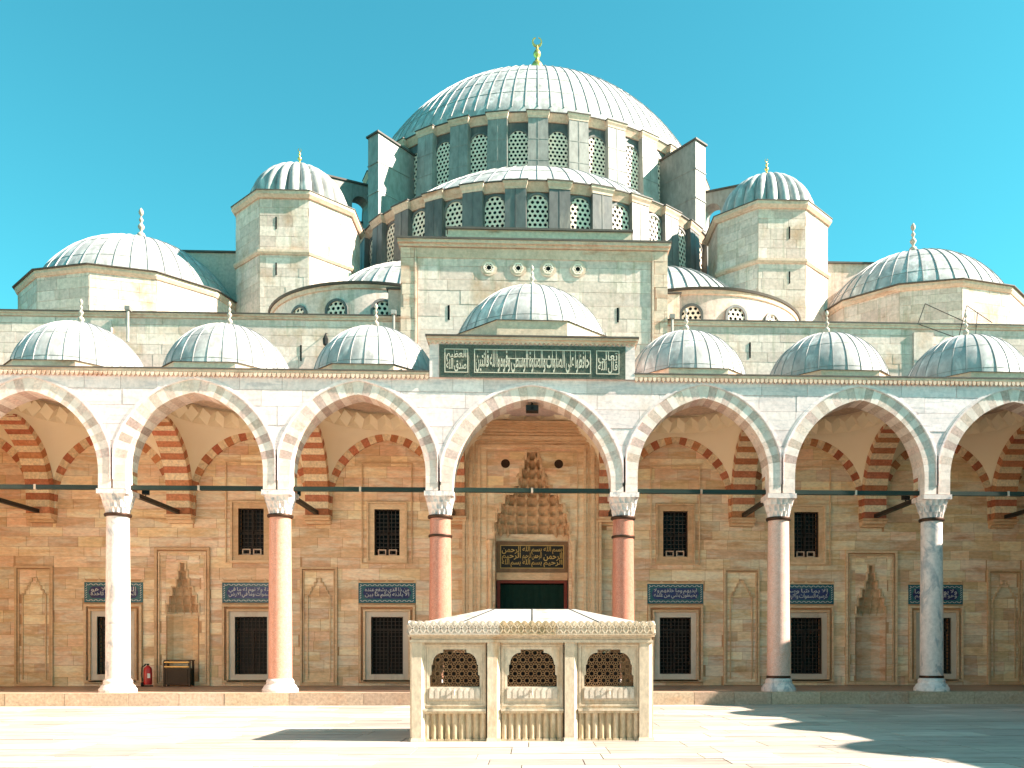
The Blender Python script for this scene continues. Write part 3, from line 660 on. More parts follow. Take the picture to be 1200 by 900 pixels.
# tile panels
VERSES = [['الله لا اله الا هو', 'الحي القيوم لا تاخذه'], ['سنة ولا نوم له ما في', 'السموات وما في الارض'], ['من ذا الذي يشفع عنده', 'الا باذنه يعلم ما بين'], ['ايديهم وما خلفهم ولا', 'يحيطون بشيء من علمه'.replace('ء', '')], ['الا بما شاء وسع'.replace('ء', ''), 'كرسيه السموات والارض'], ['ولا يوده حفظهما', 'وهو العلي العظيم']]
for i, (c, *_ ) in enumerate(WIN_LO):
    o = obj('tile_panel', MB().box(c - 1.27, c + 1.27, YB - .035, YB + .02, 4.16, 5.06).mesh('tile_panel', 'tile_turq'), mosque)
    o['label'] = 'turquoise and cobalt tile panel with white calligraphy over a window'
    obj('field', MB().prism([(c - 1.08, 4.61), (c - .98, 4.40), (c - .9, 4.36), (c + .9, 4.36), (c + .98, 4.40), (c + 1.08, 4.61), (c + .98, 4.83), (c + .9, 4.87), (c - .9, 4.87), (c - .98, 4.83)], YB - .045, YB - .034).mesh('field', 'tile_blue'), o)
    obj('lettering', text_mesh('lettering', VERSES[i], c - .98, c + .98, 4.38, 4.86, YB - .046, 'tile_white', .006, .004, .12), o)
    R = random.Random(40 + i); mb = MB()
    for (z, x0, x1) in ((4.26, -1.2, 1.2), (4.96, -1.2, 1.2)):
        n = 22
        for k in range(n):
            x = c + x0 + (x1 - x0) * (k + .5) / n; mb.bar((x - .045, z + .03 * (-1) ** k), (x + .045, z - .03 * (-1) ** k), .028, YB - .043, YB - .034)
    for x in (-1.18, 1.18):
        for k in range(6): mb.bar((c + x - .03, 4.36 + k * .1), (c + x + .03, 4.42 + k * .1), .028, YB - .043, YB - .034)
    obj('border_flowers', mb.mesh('border_flowers', 'tile_white'), o)
    cr = MB(); cr.box(c - 1.29, c + 1.29, YB - .06, YB + .02, 5.061, 5.11)
    for k in range(5):
        x = c - 1.25 + 2.5 * k / 4; cr.prism([(x - .09, 5.112), (x + .09, 5.112), (x + .03, 5.17), (x, 5.27), (x - .03, 5.17)], YB - .05, YB + .02)
    obj('crest', cr.mesh('crest', 'ochre_trim'), o)
# blind niches: nested mouldings and a stepped outline
def step_outline(c, w0, z0, z1, n):
    pts = []
    for i in range(n):
        w = w0 * (1 - i / n); pts += [(w, z0 + (z1 - z0) * i / n), (w, z0 + (z1 - z0) * (i + 1) / n)]
    pts.append((0, z1)); return [(c - x, z) for x, z in pts] + [(c + x, z) for x, z in reversed(pts[:-1])]
for c in (-21.9, -9.5, 9.5, 21.7):
    o = obj('blind_niche', frame_mesh(c - .82, c + .82, ZP + .02, 5.76, .09, YB - .12, YB + .1, 'ochre_trim', 'blind_niche'), mosque)
    obj('inner_moulding', frame_mesh(c - .70, c + .70, ZP + .12, 5.62, .05, YB - .075, YB + .1, 'ochre_trim', 'inner_moulding'), o)
    pts = step_outline(c, .5, 4.35, 5.25, 5); mb = MB()
    for p, q in zip(pts, pts[1:]): mb.bar(p, q, .055, YB - .08, YB + .03)
    for s in (-1, 1): mb.box(c + s * .5 - .025, c + s * .5 + .025, YB - .07, YB + .03, ZP + .3, 4.35)
    obj('stepped_outline', mb.mesh('stepped_outline', 'ochre_trim'), o)

def muqarnas(parent, cx, yf, W, depth, z0, z1, n, cells, m, plate_w, plate_top, mplate):
    """corbelled stalactite hood: tiers of small concave cells closing in towards the apex, with a stepped front plate"""
    zs = [z0 + (z1 - z0) * (i / n) ** .95 for i in range(n + 1)]
    PT = ((0, 1.0), (.14, 1.0), (.27, .89), (.46, .70), (.56, .48), (.70, .33), (.90, .2), (1.01, .15))
    def prof(t):
        for (a, b), (c, d) in zip(PT, PT[1:]):
            if t <= c: return b + (d - b) * (t - a) / (c - a)
        return .15
    def plan(k, s):                          # s 0..1 along the half ellipse of tier k
        f = max(0.02, 1 - k / n); w = W * prof(k / n); d = depth * f ** .8; th = pi * s
        return (cx - w * cos(th), yf + d * sin(th))
    hw = lambda k: abs(plan(k, 0)[0] - cx)
    for k in range(n):
        nc = max(2, round(cells * (.22 + .78 * (1 - k / n)))); sub = 8; cols = nc * sub + 1; rings = []; H = zs[k + 1] - zs[k]
        off = pi / 2 if k % 2 else 0; mb = MB()
        for j in range(9):
            t = j / 8; ring = []
            for i in range(cols):
                s = i / (cols - 1); c = abs(sin(pi * nc * s + off))          # 1 in a cell's middle, 0 on its ridge
                a, b = plan(k, s), plan(k + 1, s); f = t ** (.35 + 4.5 * c)
                cav = .17 * W * c ** 1.4 * sqrt(max(0, 1 - t * t)) * sin(pi * s) ** .3
                x = a[0] + (b[0] - a[0]) * f; y = a[1] + (b[1] - a[1]) * f + cav
                ring.append((x, max(y, yf - .02), zs[k] + H * t))
            rings.append(ring)
        mb.loops(rings, False)
        for q in range(nc + 1):                                             # hanging drops on the ridges
            s = (q + (.5 if k % 2 else 0)) / nc
            if 0 <= s <= 1:
                a = plan(k, s); y = max(yf + .0, a[1] - .03 * W)
                mb.lathe([(.004, zs[k] - .34 * H), (.035 * W, zs[k] - .16 * H), (.05 * W, zs[k] + .02 * H), (.03 * W, zs[k] + .22 * H), (.004, zs[k] + .5 * H)], 7, 0, a[0], y, False)
        obj('muqarnas_tier', mb.mesh('muqarnas_tier', m), parent)
        w0, w1 = hw(k), hw(k + 1) if k + 1 < n else .14 * W
        for s in (-1, 1):
            if plate_w - w1 > .02:
                a, b = sorted((cx + s * (w1 - .005), cx + s * plate_w)); block('step_plate', mplate, parent, a, b, yf - .004 * (k % 2), yf + .10, zs[k], zs[k + 1])
            a, b = sorted((cx + s * w1, cx + s * (w1 + .05 + .03 * W))); block('rim', 'ochre_trim', parent, a, b, yf - .06, yf + .02, zs[k], zs[k + 1] + .03)
            a, b = sorted((cx + s * w1, cx + s * (w0 + .05 + .03 * W))); block('rim', 'ochre_trim', parent, a, b, yf - .061, yf + .021, zs[k] - .03, zs[k] + .035)
    block('step_plate', mplate, parent, cx - plate_w, cx + plate_w, yf - .004, yf + .16, z1, plate_top)
    block('rim', 'ochre_trim', parent, cx - .14 * W - .09, cx + .14 * W + .09, yf - .05, yf + .02, z1 - .02, z1 + .06)
for c in MIH:
    o = obj('prayer_niche', frame_mesh(c - 1.2, c + 1.2, ZP + .02, 6.60, .11, YB - .13, YB + .1, 'ochre_trim', 'prayer_niche'), mosque)
    obj('inner_moulding', frame_mesh(c - 1.05, c + 1.05, ZP + .14, 6.42, .06, YB - .09, YB + .1, 'ochre_trim', 'inner_moulding'), o)
    obj('inner_moulding', frame_mesh(c - .95, c + .95, 3.60, 6.28, .035, YB - .03, YB + .1, 'ochre_trim', 'inner_moulding'), o)
    pts = [(c - .68 * cos(pi * i / 5), YB + .62 * sin(pi * i / 5)) for i in range(6)]
    obj('recess', MB().loops([[(x, y, ZP + .01) for x, y in pts], [(x, y, 3.75) for x, y in pts]], False).mesh('recess', 'ochre'), o)
    muqarnas(o, c, YB - .01, .70, .62, 3.70, 5.95, 6, 7, 'ochre_trim', .74, 6.1, 'ochre')
    obj('hood_sill', MB().box(c - .78, c + .78, YB - .05, YB + .03, 3.62, 3.70).mesh('hood_sill', 'ochre_trim'), o) if False else None

# --- portal
YP = YB - .32
portal = obj('portal', MB().prism([(-3.06, ZP), (-PORT_W, ZP), (-PORT_W, PORT_TOP), (PORT_W, PORT_TOP), (PORT_W, ZP), (3.06, ZP), (3.06, 11.86), (-3.06, 11.86)], YP, YB + .01).mesh('portal', 'ochre'), mosque)
portal['label'] = 'tall framed portal with stalactite hood'
def arch_frame(w, top, t, y0, y1, m='ochre_trim'):
    return MB().prism([(-w, ZP + .01), (-w + t, ZP + .01), (-w + t, top - t), (w - t, top - t), (w - t, ZP + .01), (w, ZP + .01), (w, top), (-w, top)], y0, y1).mesh('moulding', m)
for w, top, t, d in ((3.10, 11.90, .12, .10), (2.94, 11.74, .07, .05), (2.80, 11.60, .16, .09), (2.56, 11.36, .06, .05), (2.42, 11.22, .12, .08), (2.05, 10.95, .05, .04)):
    obj('moulding', arch_frame(w, top, t, YP - d, YP + .02), portal)
obj('portal_cornice', MB().box(-3.18, 3.18, YP - .16, YB, 11.905, 12.02).box(-3.26, 3.26, YP - .26, YB, 12.021, 12.14).box(-3.32, 3.32, YP - .34, YB, 12.141, 12.22).mesh('portal_cornice', 'ochre_trim'), portal)
for s in (-1, 1):
    ashlar('stone', 'ochre', portal, *sorted((s * 1.72, s * 2.0)), ZP + .02, 7.2, YP + .005, .46, .3, .4, (), 30, .02, rnd=random.Random(8 + s))
    obj('colonnette', MB().lathe([(.13, ZP + .01), (.13, ZP + .25), (.095, ZP + .32), (.09, 6.2), (.12, 6.25), (.10, 6.32), (.13, 6.55), (.17, 6.85), (.17, 6.95)], 14, 0, s * 1.86, YP - .05).mesh('colonnette', 'ochre_trim', 50), portal)
    obj('boss', MB().lathe([(.02, -.10), (.12, -.085), (.19, -.03), (.20, .02)], 18).mesh('boss', 'bronze', 50), portal, T(s * 1.19, YP, 10.38) @ Matrix.Rotation(radians(-90), 4, 'X') @ SC(1, 1, -1) @ Matrix.Rotation(0, 4, 'Z'))
ashlar('stone', 'ochre', portal, -2.0, 2.0, 9.4, 10.90, YP + .005, .46, .5, 1.2, [(-1.0, 1.0, 9.0, 11.05)] + [(s * 1.19 - .01, s * 1.19 + .01, 10.3, 10.31) for s in (-1, 1)], 30, .015, rnd=random.Random(80))
YN = YP + .95                                # back of the niche
obj('niche_wall', MB().prism(rect(-PORT_W, PORT_W, 5.25, 7.36), YN, YN + .3).box(-PORT_W - .02, -PORT_W + .03, YP + .02, YN, ZP, 7.36).box(PORT_W - .03, PORT_W + .02, YP + .02, YN, ZP, 7.36).mesh('niche_wall', 'ochre'), portal)
muqarnas(portal, 0, YP + .0, PORT_W, 1.25, 7.34, 10.96, 9, 11, 'ochre_trim', PORT_W + .02, 11.06, 'ochre')
obj('inscription_frame', frame_mesh(-1.62, 1.62, 5.62, 7.02, .17, YN - .12, YN, 'brown_stone', 'inscription_frame'), portal)
ipan = obj('inscription_field', MB().box(-1.46, 1.46, YN - .06, YN + .02, 5.78, 6.86).mesh('inscription_field', 'iron'), portal)
obj('inscription_edge', frame_mesh(-1.46, 1.46, 5.78, 6.86, .04, YN - .10, YN - .05, 'gilt', 'inscription_edge'), portal)
for i, (x0, x1, tx) in enumerate(((-1.38, -.52, ['الرحمن', 'الرحيم', 'بسم الله']), (-.44, .44, ['بسم الله', 'الرحمن الرحيم', 'بسم الله']), (.52, 1.38, ['بسم الله', 'الرحمن', 'الرحيم']))):
    obj('lettering', text_mesh('lettering', tx, x0, x1, 5.85, 6.80, YN - .062, 'gilt', .03, .012, .1), portal)
obj('lintel', MB().box(-1.62, -.55, YN - .10, YN + .1, 5.26, 5.60).box(-.54, .78, YN - .11, YN + .1, 5.26, 5.60).box(.79, 1.62, YN - .10, YN + .1, 5.26, 5.60).mesh('lintel', 'ochre_trim'), portal)
obj('door_frame', MB().prism([(-1.6, ZP), (-1.46, ZP), (-1.46, 5.12), (1.46, 5.12), (1.46, ZP), (1.6, ZP), (1.6, 5.25), (-1.6, 5.25)], YN - .08, YN + .12).mesh('door_frame', 'red_wood'), portal)
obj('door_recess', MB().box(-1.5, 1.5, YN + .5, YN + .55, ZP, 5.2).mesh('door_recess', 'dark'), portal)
cur = []
for j in range(13):
    z = ZP + .04 + (5.02 - ZP) * j / 12; cur.append([(-1.45 + 2.9 * i / 90, YN + .10 + .035 * sin(i * .55 + .6 * sin(i * .13)) * (1 - .55 * j / 12), z) for i in range(91)])
cm = MB().loops(cur, False); cm2 = MB().loops([[(x, y + .02, z) for x, y, z in r] for r in cur], False); cm.add(cm2)
thing('curtain', 'dark green cloth curtain hanging in the portal doorway', 'curtain', me=cm.mesh('curtain', 'green_cloth', 60))

# --- upper front wall above the portico roof
up = obj('upper_wall', MB().box(-29, 29, YB + .02, YB + 1.4, 12.41, 16.78).mesh('upper_wall', 'limejoint'), mosque)
CBX0, CBX1, CBY = -5.85, 6.10, YB - .2
ashlar('stone', 'lime', up, -29, 29, 12.5, 16.76, YB + .02, .48, .8, 1.9, [(CBX0, CBX1, 12.4, 17)], 300, .02, rnd=random.Random(31), key=lambda r: (abs((r[0] + r[1]) / 2) > 23, -(r[1] - r[0]) * (r[3] - r[2])))
for x0, x1 in ((-29, CBX0), (CBX1, 29)):
    obj('coping', MB().box(x0, x1, YB - .05, YB + 1.5, 16.781, 16.90).box(x0, x1, YB - .09, YB + 1.5, 16.901, 16.97).mesh('coping', 'lime_trim'), up)
    obj('eave', MB().box(x0, x1, YB - .12, YB + 1.5, 16.972, 17.03).mesh('eave', 'eave'), up)
obj('hall_body', MB().box(-29, 29, YB + 1.42, 62, 0, 16.72).mesh('hall_body', 'lime'), mosque)
# buttress strips and drain pipes on the upper wall
for x in (-19.0, -7.9, 8.3, 17.9): obj('buttress_strip', MB().box(x - .45, x + .45, YB - .09, YB + .05, 12.5, 16.6).mesh('buttress_strip', 'lime'), up) if x in (-19.0, 17.9) else None
for x in (-17.75, -6.15, 6.3): obj('drain_pipe', MB().tube((x, YB - .28, 15.6), (x, YB - .28, 17.0), .06, 8).box(x - .11, x + .11, YB - .38, YB - .1, 16.98, 17.16).mesh('drain_pipe', 'lead_pier'), up)
for x, z in ((9.9, 15.7), (-10.3, 15.3)): obj('slit', MB().box(x - .035, x + .035, YB - .02, YB + .03, z - .35, z + .35).mesh('slit', 'dark'), up)

# --- raised centre block
cb = obj('centre_block', MB().box(CBX0, CBX1, CBY, 9.6, 12.5, 20.02).mesh('centre_block', 'limejoint'), mosque)
ashlar('stone', 'lime', cb, CBX0 + .75, CBX1 - .75, 12.6, 19.86, CBY, .52, .9, 2.2, (), 180, .02, rnd=random.Random(33))
for s, x in ((1, CBX0), (-1, CBX1)):
    ashlar('stone', 'lime_trim', cb, *sorted((x, x + s * .62)), 12.6, 20.0, CBY - .05, .52, .62, .63, (), 30, .02, rnd=random.Random(34))
    obj('edge_moulding', MB().box(*sorted((x + s * .63, x + s * .70)), CBY - .10, CBY + .02, 12.6, 19.95).mesh('edge_moulding', 'lime_trim'), cb)
obj('band', MB().box(CBX0 + .7, CBX1 - .7, CBY - .06, CBY + .02, 19.55, 20.0).mesh('band', 'lime_trim'), cb)
obj('cornice', MB().box(CBX0 - .06, CBX1 + .06, CBY - .16, 9.7, 20.021, 20.15).box(CBX0 - .12, CBX1 + .12, CBY - .26, 9.7, 20.151, 20.30).mesh('cornice', 'lime_trim'), cb)
obj('eave', MB().box(CBX0 - .16, CBX1 + .16, CBY - .31, 9.7, 20.302, 20.38).mesh('eave', 'eave'), cb)
obj('attic', MB().box(-3.95, 4.70, 8.0, 18.5, 20.38, 21.80).mesh('attic', 'lime_trim'), cb)
obj('eave', MB().box(-4.02, 4.77, 7.9, 18.5, 21.802, 21.90).mesh('eave', 'eave'), cb)
for s, x in ((-1, CBX0), (1, CBX1)):
    obj('shoulder', MB().box(*sorted((x, x + s * .75)), 7.2, 11.0, 16.9, 18.6).mesh('shoulder', 'lime'), cb)
    obj('eave', MB().box(*sorted((x, x + s * .83)), 7.1, 11.0, 18.601, 18.68).mesh('eave', 'eave'), cb)
for x in (-1.93, -.62, .72, 2.05):
    mb = MB(); mb.lathe([(.235, .015), (.36, .015), (.36, .04), (.235, .04)], 28, cap=False); 
    for k in range(6):
        a = pi / 3 * k; mb.box(0, 0, 0, 0, 0, 0) if False else None
    st = MB()
    for k in range(6):
        a, b = pi / 3 * k, pi / 3 * (k + 2); st.bar((.235 * cos(a), .235 * sin(a)), (.235 * cos(b), .235 * sin(b)), .035, -.03, .0)
        st.bar((.235 * cos(a), .235 * sin(a)), (.235 * cos(a + pi / 3), .235 * sin(a + pi / 3)), .05, -.034, .0)
    o = obj('rosette', mb.mesh('rosette', 'lime_trim'), mosque, T(x, CBY - .03, 19.14) @ Matrix.Rotation(radians(90), 4, 'X'))
    obj('pane', MB().prism([(.235 * cos(pi / 12 * i), .235 * sin(pi / 12 * i)) for i in range(24)], .0, .02).mesh('pane', 'dark'), o, T(x, CBY - .045, 19.14))
    obj('star', st.mesh('star', 'lattice'), o, T(x, CBY - .05, 19.14))
for x in (-3.72, 3.85): obj('slit', MB().box(x - .045, x + .045, CBY - .032, CBY, 16.8, 17.45).mesh('slit', 'dark'), cb)

# --- windows with plaster honeycomb lattice, used on every drum
def lattice_window(w, h, cell):
    """arched window, sill at z=0, facing -y at y=0: frame, pane, lattice meshes"""
    r = w / 2
    def outline(g): return [(-r - g, -g if g else 0), (r + g, -g if g else 0)] + [((r + g) * cos(pi * i / 14), h - r + (r + g) * sin(pi * i / 14)) for i in range(15)]
    fr = MB().prism(outline(.13), -.10, .02, [outline(0)]).mesh('window_frame', 'lead_dark')
    pane = MB().prism(outline(.02), -.012, -.004).mesh('pane', 'dark')
    mb = MB(); R0 = cell / sqrt(3); ri = cell * .355
    j = 0; z = 0
    while z < h + cell:
        x = -w - (cell / 2 if j % 2 else 0)
        while x < w:
            d = max(abs(x) - r, 0) if z < h - r else sqrt(x * x + (z - h + r) ** 2) - r
            if d < cell * .45:
                n = len(mb.v)
                clip = lambda px, pz: (max(-r, min(r, px)), max(0, min(h - r + sqrt(max(0, r * r - min(r, abs(px)) ** 2)), pz)))
                for i in range(6):
                    a = pi / 6 + pi / 3 * i; p = clip(x + R0 * cos(a), z + R0 * sin(a)); q = clip(x + ri * cos(a), z + ri * sin(a))
                    mb.v += [(p[0], -.045, p[1]), (q[0], -.045, q[1]), (q[0], -.013, q[1])]
                for i in range(6):
                    a, b = n + 3 * i, n + 3 * ((i + 1) % 6); mb.f += [(a, b, b + 1, a + 1), (a + 1, b + 1, b + 2, a + 2)]
            x += cell
        z += cell * .866; j += 1
    me = bpy.data.meshes.new('lattice'); me.from_pydata(mb.v, [], mb.f); me.materials.append(M['lattice']); me.validate()
    return fr, pane, me
def around(cx, cy, r, phi, z=0): return T(cx, cy, z) @ RZ(phi) @ T(0, -r, 0)       # phi: from the front (-y) towards +x
def put_window(ms, mt, name='drum_window'):
    o = obj(name, ms[0], mosque, mt); obj('pane', ms[1], o, mt); obj('lattice', ms[2], o, mt); return o
def drum(name, cx, cy, R, z0, z1, phis_w, phis_p, ms, zw, pw, pd, pm, slope=.25, wallm='lead_dark', cw=1.0):
    o = obj(name, MB().lathe([(R, z0), (R, z1)], 96, 0, cx, cy).mesh(name, wallm, 30), mosque)
    # cornice ring: red underside band, cream moulding, dark lip
    obj('cornice', MB().lathe([(R - .3, z1 - .50), (R + .10, z1 - .48), (R + .15, z1 - .34), (R + .28, z1 - .14), (R + .34, z1 + .0), (R - .3, z1 + .01)], 96, 0, cx, cy, False).mesh('cornice', 'lime_trim', 30), o)
    obj('eave', MB().lathe([(R - .4, z1 + .012), (R + .40, z1 + .005), (R + .40, z1 + .075), (R - .4, z1 + .16)], 96, 0, cx, cy, False).mesh('eave', 'eave', 30), o)
    for ph in phis_w: put_window(ms, around(cx, cy, R, ph, zw))
    pz = z1 - .42
    pier_me = MB().loops([[(-pw / 2 * 1.12, .3, z0), (-pw / 2 * 1.12, -pd - slope, z0), (pw / 2 * 1.12, -pd - slope, z0), (pw / 2 * 1.12, .3, z0)], [(-pw / 2, .3, pz), (-pw / 2, -pd, pz), (pw / 2, -pd, pz), (pw / 2, .3, pz)]], True, True, True).mesh('pier', pm)
    d2 = pd + slope / 2
    yz = lambda z: -pd - slope * (pz - z) / (pz - z0)
    seam = MB().loops([[(-.03, yz(z) + .05, z), (-.03, yz(z) - .02, z), (.03, yz(z) - .02, z), (.03, yz(z) + .05, z)] for z in (z0 + .1, pz)], True, True, True)
    for f in (.30, .52, .76):
        z = z0 + (pz - z0) * f; seam.box(-pw / 2 * 1.06, pw / 2 * 1.06, yz(z) - .018, yz(z) + .1, z, z + .05)
    seam = seam.mesh('seam', pm)
    cap = MB().loops([[(-pw / 2 * cw - a, .2, z), (-pw / 2 * cw - a, -pd - b, z), (pw / 2 * cw + a, -pd - b, z), (pw / 2 * cw + a, .2, z)] for a, b, z in ((.02, .03, pz + .002), (.04, .05, pz + .12), (.11, .14, pz + .28), (.12, .16, pz + .40))], True, True, True).mesh('pier_cap', 'lime_trim')
    lip = MB().loops([[(-pw / 2 * cw - a, .2, z), (-pw / 2 * cw - a, -pd - b, z), (pw / 2 * cw + a, -pd - b, z), (pw / 2 * cw + a, .2, z)] for a, b, z in ((.16, .20, pz + .402), (.16, .20, pz + .47), (.0, -.3, pz + .60))], True, True, True).mesh('pier_lip', 'eave')
    for ph in phis_p:
        mt = around(cx, cy, R, ph); p = obj('pier', pier_me, mosque, mt)
        obj('seam', seam, p, mt); obj('cap', cap, p, mt); obj('lip', lip, p, mt)
    return o
XM = .42
# --- main dome
dst = 2 * pi / 32
MW = lattice_window(1.4, 3.25, .30)
ang = [dst * (i + .5) for i in range(-9, 9)]; angp = [dst * i for i in range(-9, 10)]
md = drum('main_drum', XM, 42, 14.0, 32.6, 39.3, ang, angp, MW, 34.95, 1.36, .46, 'lead_pier', .30)
DM = dome_meshes(13.9, 40.0, 9.0, 96, .07, .055, (.16, .30, .43, .55, .67, .79, .90), z_low=.9)
mdome = place_dome('main_dome', mosque, DM, XM, 42, 96)
obj('finial', finial_mesh(6.0, 'gold', 1), mdome, T(XM, 42, 48.85))
obj('drum_base', MB().lathe([(16.3, 16.8), (16.3, 32.0), (15.9, 32.5), (13.8, 33.2)], 96, 0, XM, 42).mesh('drum_base', 'lead_dark', 25), mosque)
# radial flying buttresses beside the drum
def flying(phi, rho0, rho1, zt0, zt1, zb, t, arch):
    a, b = rho0, rho1; outer = [(a, zb), (b, zb), (b, zt1), (a, zt0)]
    hs = []
    if arch:
        w0, w1, s0, s1 = arch; r = (w1 - w0) / 2
        hs = [[(w0, s0), (w1, s0)] + [((w0 + w1) / 2 + r * cos(pi * i / 10), s1 - r + r * sin(pi * i / 10)) for i in range(11)]]
    mb = MB().prism(outer, -t / 2, t / 2, hs)
    mt = T(XM, 42, 0) @ RZ(phi) @ Matrix(((0, 1, 0, 0), (-1, 0, 0, 0), (0, 0, 1, 0), (0, 0, 0, 1)))
    o = obj('flying_buttress', mb.mesh('flying_buttress', 'lead_pier'), mosque, mt)
    cp = MB().prism([(a, zt0 + .002), (b + .12, zt1 + .002), (b + .12, zt1 + .12), (a, zt0 + .14)], -t / 2 - .10, t / 2 + .10)
    obj('coping', cp.mesh('coping', 'eave'), o, mt)
    sm = MB()
    for k in range(1, 7):
        z = zb + (zt1 - zb) * k / 7
        sm.box(b - .02, b + .05, -t / 2 - .02, t / 2 + .02, z, z + .07)
        if not arch or not (arch[2] - .2 < z < arch[3] + .2): sm.box(a + .6, b - .03, -t / 2 - .03, t / 2 + .03, z, z + .06)
    obj('seam', sm.mesh('seam', 'lead_pier'), o, mt)
for s in (-1, 1):
    flying(s * radians(42), 13.9, 17.3, 38.0, 38.3, 24, 1.15, None)
    flying(s * radians(58), 13.9, 18.5, 37.0, 36.7, 24, 1.2, (15.2, 16.6, 33.0, 36.0))
    flying(s * radians(78), 13.9, 19.4, 36.6, 36.0, 24, 1.2, (15.2, 16.6, 32.0, 35.0))
# --- half dome over the entrance side
SW = lattice_window(1.2, 2.5, .30)
ang2 = [radians(11.6) * i for i in range(-7, 8)]; angp2 = [radians(11.6) * (i + .5) for i in range(-8, 8)]
drum('half_dome_drum', XM - .1, 30, 12.3, 16.8, 29.1, ang2, angp2, SW, 25.95, 1.22, .36, 'lead_dark', .30)
DS = dome_meshes(12.1, 29.1, 5.55, 72, .065, .045, (.4, .6, .78, .93), z_low=.3)
place_dome('half_dome', mosque, DS, XM - .1, 30, 72)
obj('shoulder_mass', MB().box(-13.5, 14.3, 30.5, 56, 16.8, 31.6).mesh('shoulder_mass', 'lead_dark'), mosque)
# --- exedrae
EW = lattice_window(.95, 1.25, .26)
for s, ex in ((-1, -8.35), (1, 8.95)):
    o = obj('exedra', MB().lathe([(6.0, 16.7), (6.0, 20.2)], 72, 0, ex, 16.6).mesh('exedra', 'lime', 30), mosque)
    obj('eave', MB().lathe([(5.9, 20.2), (6.16, 20.21), (6.2, 20.32), (5.8, 20.42)], 72, 0, ex, 16.6, False).mesh('eave', 'eave', 30), o)
    obj('cornice', MB().lathe([(5.98, 19.98), (6.07, 20.0), (6.1, 20.198), (5.98, 20.199)], 72, 0, ex, 16.6, False).mesh('cornice', 'lime_trim', 30), o)
    for d in (-57, -35, -13, 9, 31): put_window(EW, around(ex, 16.6, 6.0, -s * radians(d), 18.15), 'exedra_window')
    place_dome('exedra_roof', mosque, EXD, ex - s * 1.5, 18.0, 44) if s > 0 else None
    if s < 0:
        EXD = dome_meshes(5.85, 20.30, 3.7, 44, .06, .07, (.6,), 'lead', .1); place_dome('exedra_roof', mosque, EXD, ex - s * 1.5, 18.0, 44)
    obj('deck', MB().lathe([(5.9, 20.30), (5.9, 20.40), (.01, 20.6)], 72, 0, ex, 16.6).mesh('deck', 'lead', 30), o)
# --- turrets with melon domes
def melon(Rb, z0, rise, lobes):
    n = lobes * 8; rings = []
    for j in range(15):
        t = pi / 2 * j / 14 * .985; r = Rb * cos(t) ** .92; ring = []
        for i in range(n):
            th = 2 * pi * i / n; k = 1 - .11 * (1 - abs(sin(lobes * th / 2)) ** .8); ring.append((r * k * sin(th), -r * k * cos(th), z0 + rise * sin(t) ** 1.05))
        rings.append(ring)
    return MB().loops(rings, True, True, True).mesh('melon_dome', 'lead', 35)
ML = melon(3.0, 28.24, 2.95, 24); FT = finial_mesh(1.5, 'gold', 1)
def poly_drum(name, x, y, n, apo, z0, z1, bands, ph, facets, course):
    o = obj(name, MB().hprism(ngon(n, apo, ph), z0, z1).mesh(name, 'limejoint'), mosque, T(x, y, 0))
    side = 2 * apo * math.tan(pi / n)
    for k in facets:
        mt = T(x, y, 0) @ RZ(ph + 2 * pi * k / n) @ T(0, -apo, 0)
        zb = z0 + 1e-3
        ashlar('stone', 'lime', o, -side / 2 + .01, side / 2 - .01, max(z0, 16.9), z1 - .03, 0, course, .7, 1.5, (), 26, .02, mt=mt, rnd=random.Random(int(x * 7) + k))
    for zb, h, g in bands: obj('band', MB().hprism(ngon(n, apo + g * .5, ph), zb, zb + h * .5, ngon(n, apo + g, ph)).hprism(ngon(n, apo + g, ph), zb + h * .5 + .001, zb + h).mesh('band', 'lime_trim'), o, T(x, y, 0))
    obj('eave', MB().hprism(ngon(n, apo + .28, ph), z1 + .001, z1 + .05).hprism(ngon(n, apo + .26, ph), z1 + .051, z1 + .25, ngon(n, apo - .25, ph)).mesh('eave', 'eave'), o, T(x, y, 0))
    return o
for s, tx in ((-1, -14.04), (1, 14.46)):
    o = poly_drum('turret', tx, 20.5, 8, 3.34, 16.7, 28.05, ((24.5, .26, .15), (27.68, .37, .24)), 0, (0, 1, -1, 2, -2), .52)
    obj('melon_dome', ML, o, T(tx, 20.5, 0)); obj('finial', FT, o, T(tx, 20.5, 31.05))
    for z in (26.3, 23.7): obj('slit', MB().box(tx - s * -.45 - .035, tx - s * -.45 + .035, 20.5 - 3.38, 20.5 - 3.28, z - .35, z + .35).mesh('slit', 'dark'), o)
    obj('side_wall', MB().box(*sorted((s * 16.5, s * 26.5)), 21.0, 22.6, 16.7, 26.25).mesh('side_wall', 'lime'), mosque)
    obj('coping', MB().box(*sorted((s * 16.5, s * 26.6)), 20.88, 22.7, 26.252, 26.36).mesh('coping', 'eave'), mosque.children[-1])
# --- corner domes on twelve-sided drums
DCo = dome_meshes(5.64, 22.62, 3.83, 40, .05, .045, (.35, .6, .85))
FC = finial_mesh(2.3, 'finial')
for s, x in ((-1, -23.45), (1, 23.65)):
    o = poly_drum('corner_drum', x, 20.5, 12, 6.08, 16.7, 22.45, ((22.12, .32, .16),), pi / 12, (0, 1, -1, 2, -2, 3, -3), .5)
    d = place_dome('corner_dome', mosque, DCo, x, 20.5, 40); obj('finial', FC, d, T(x, 20.5, 26.35))

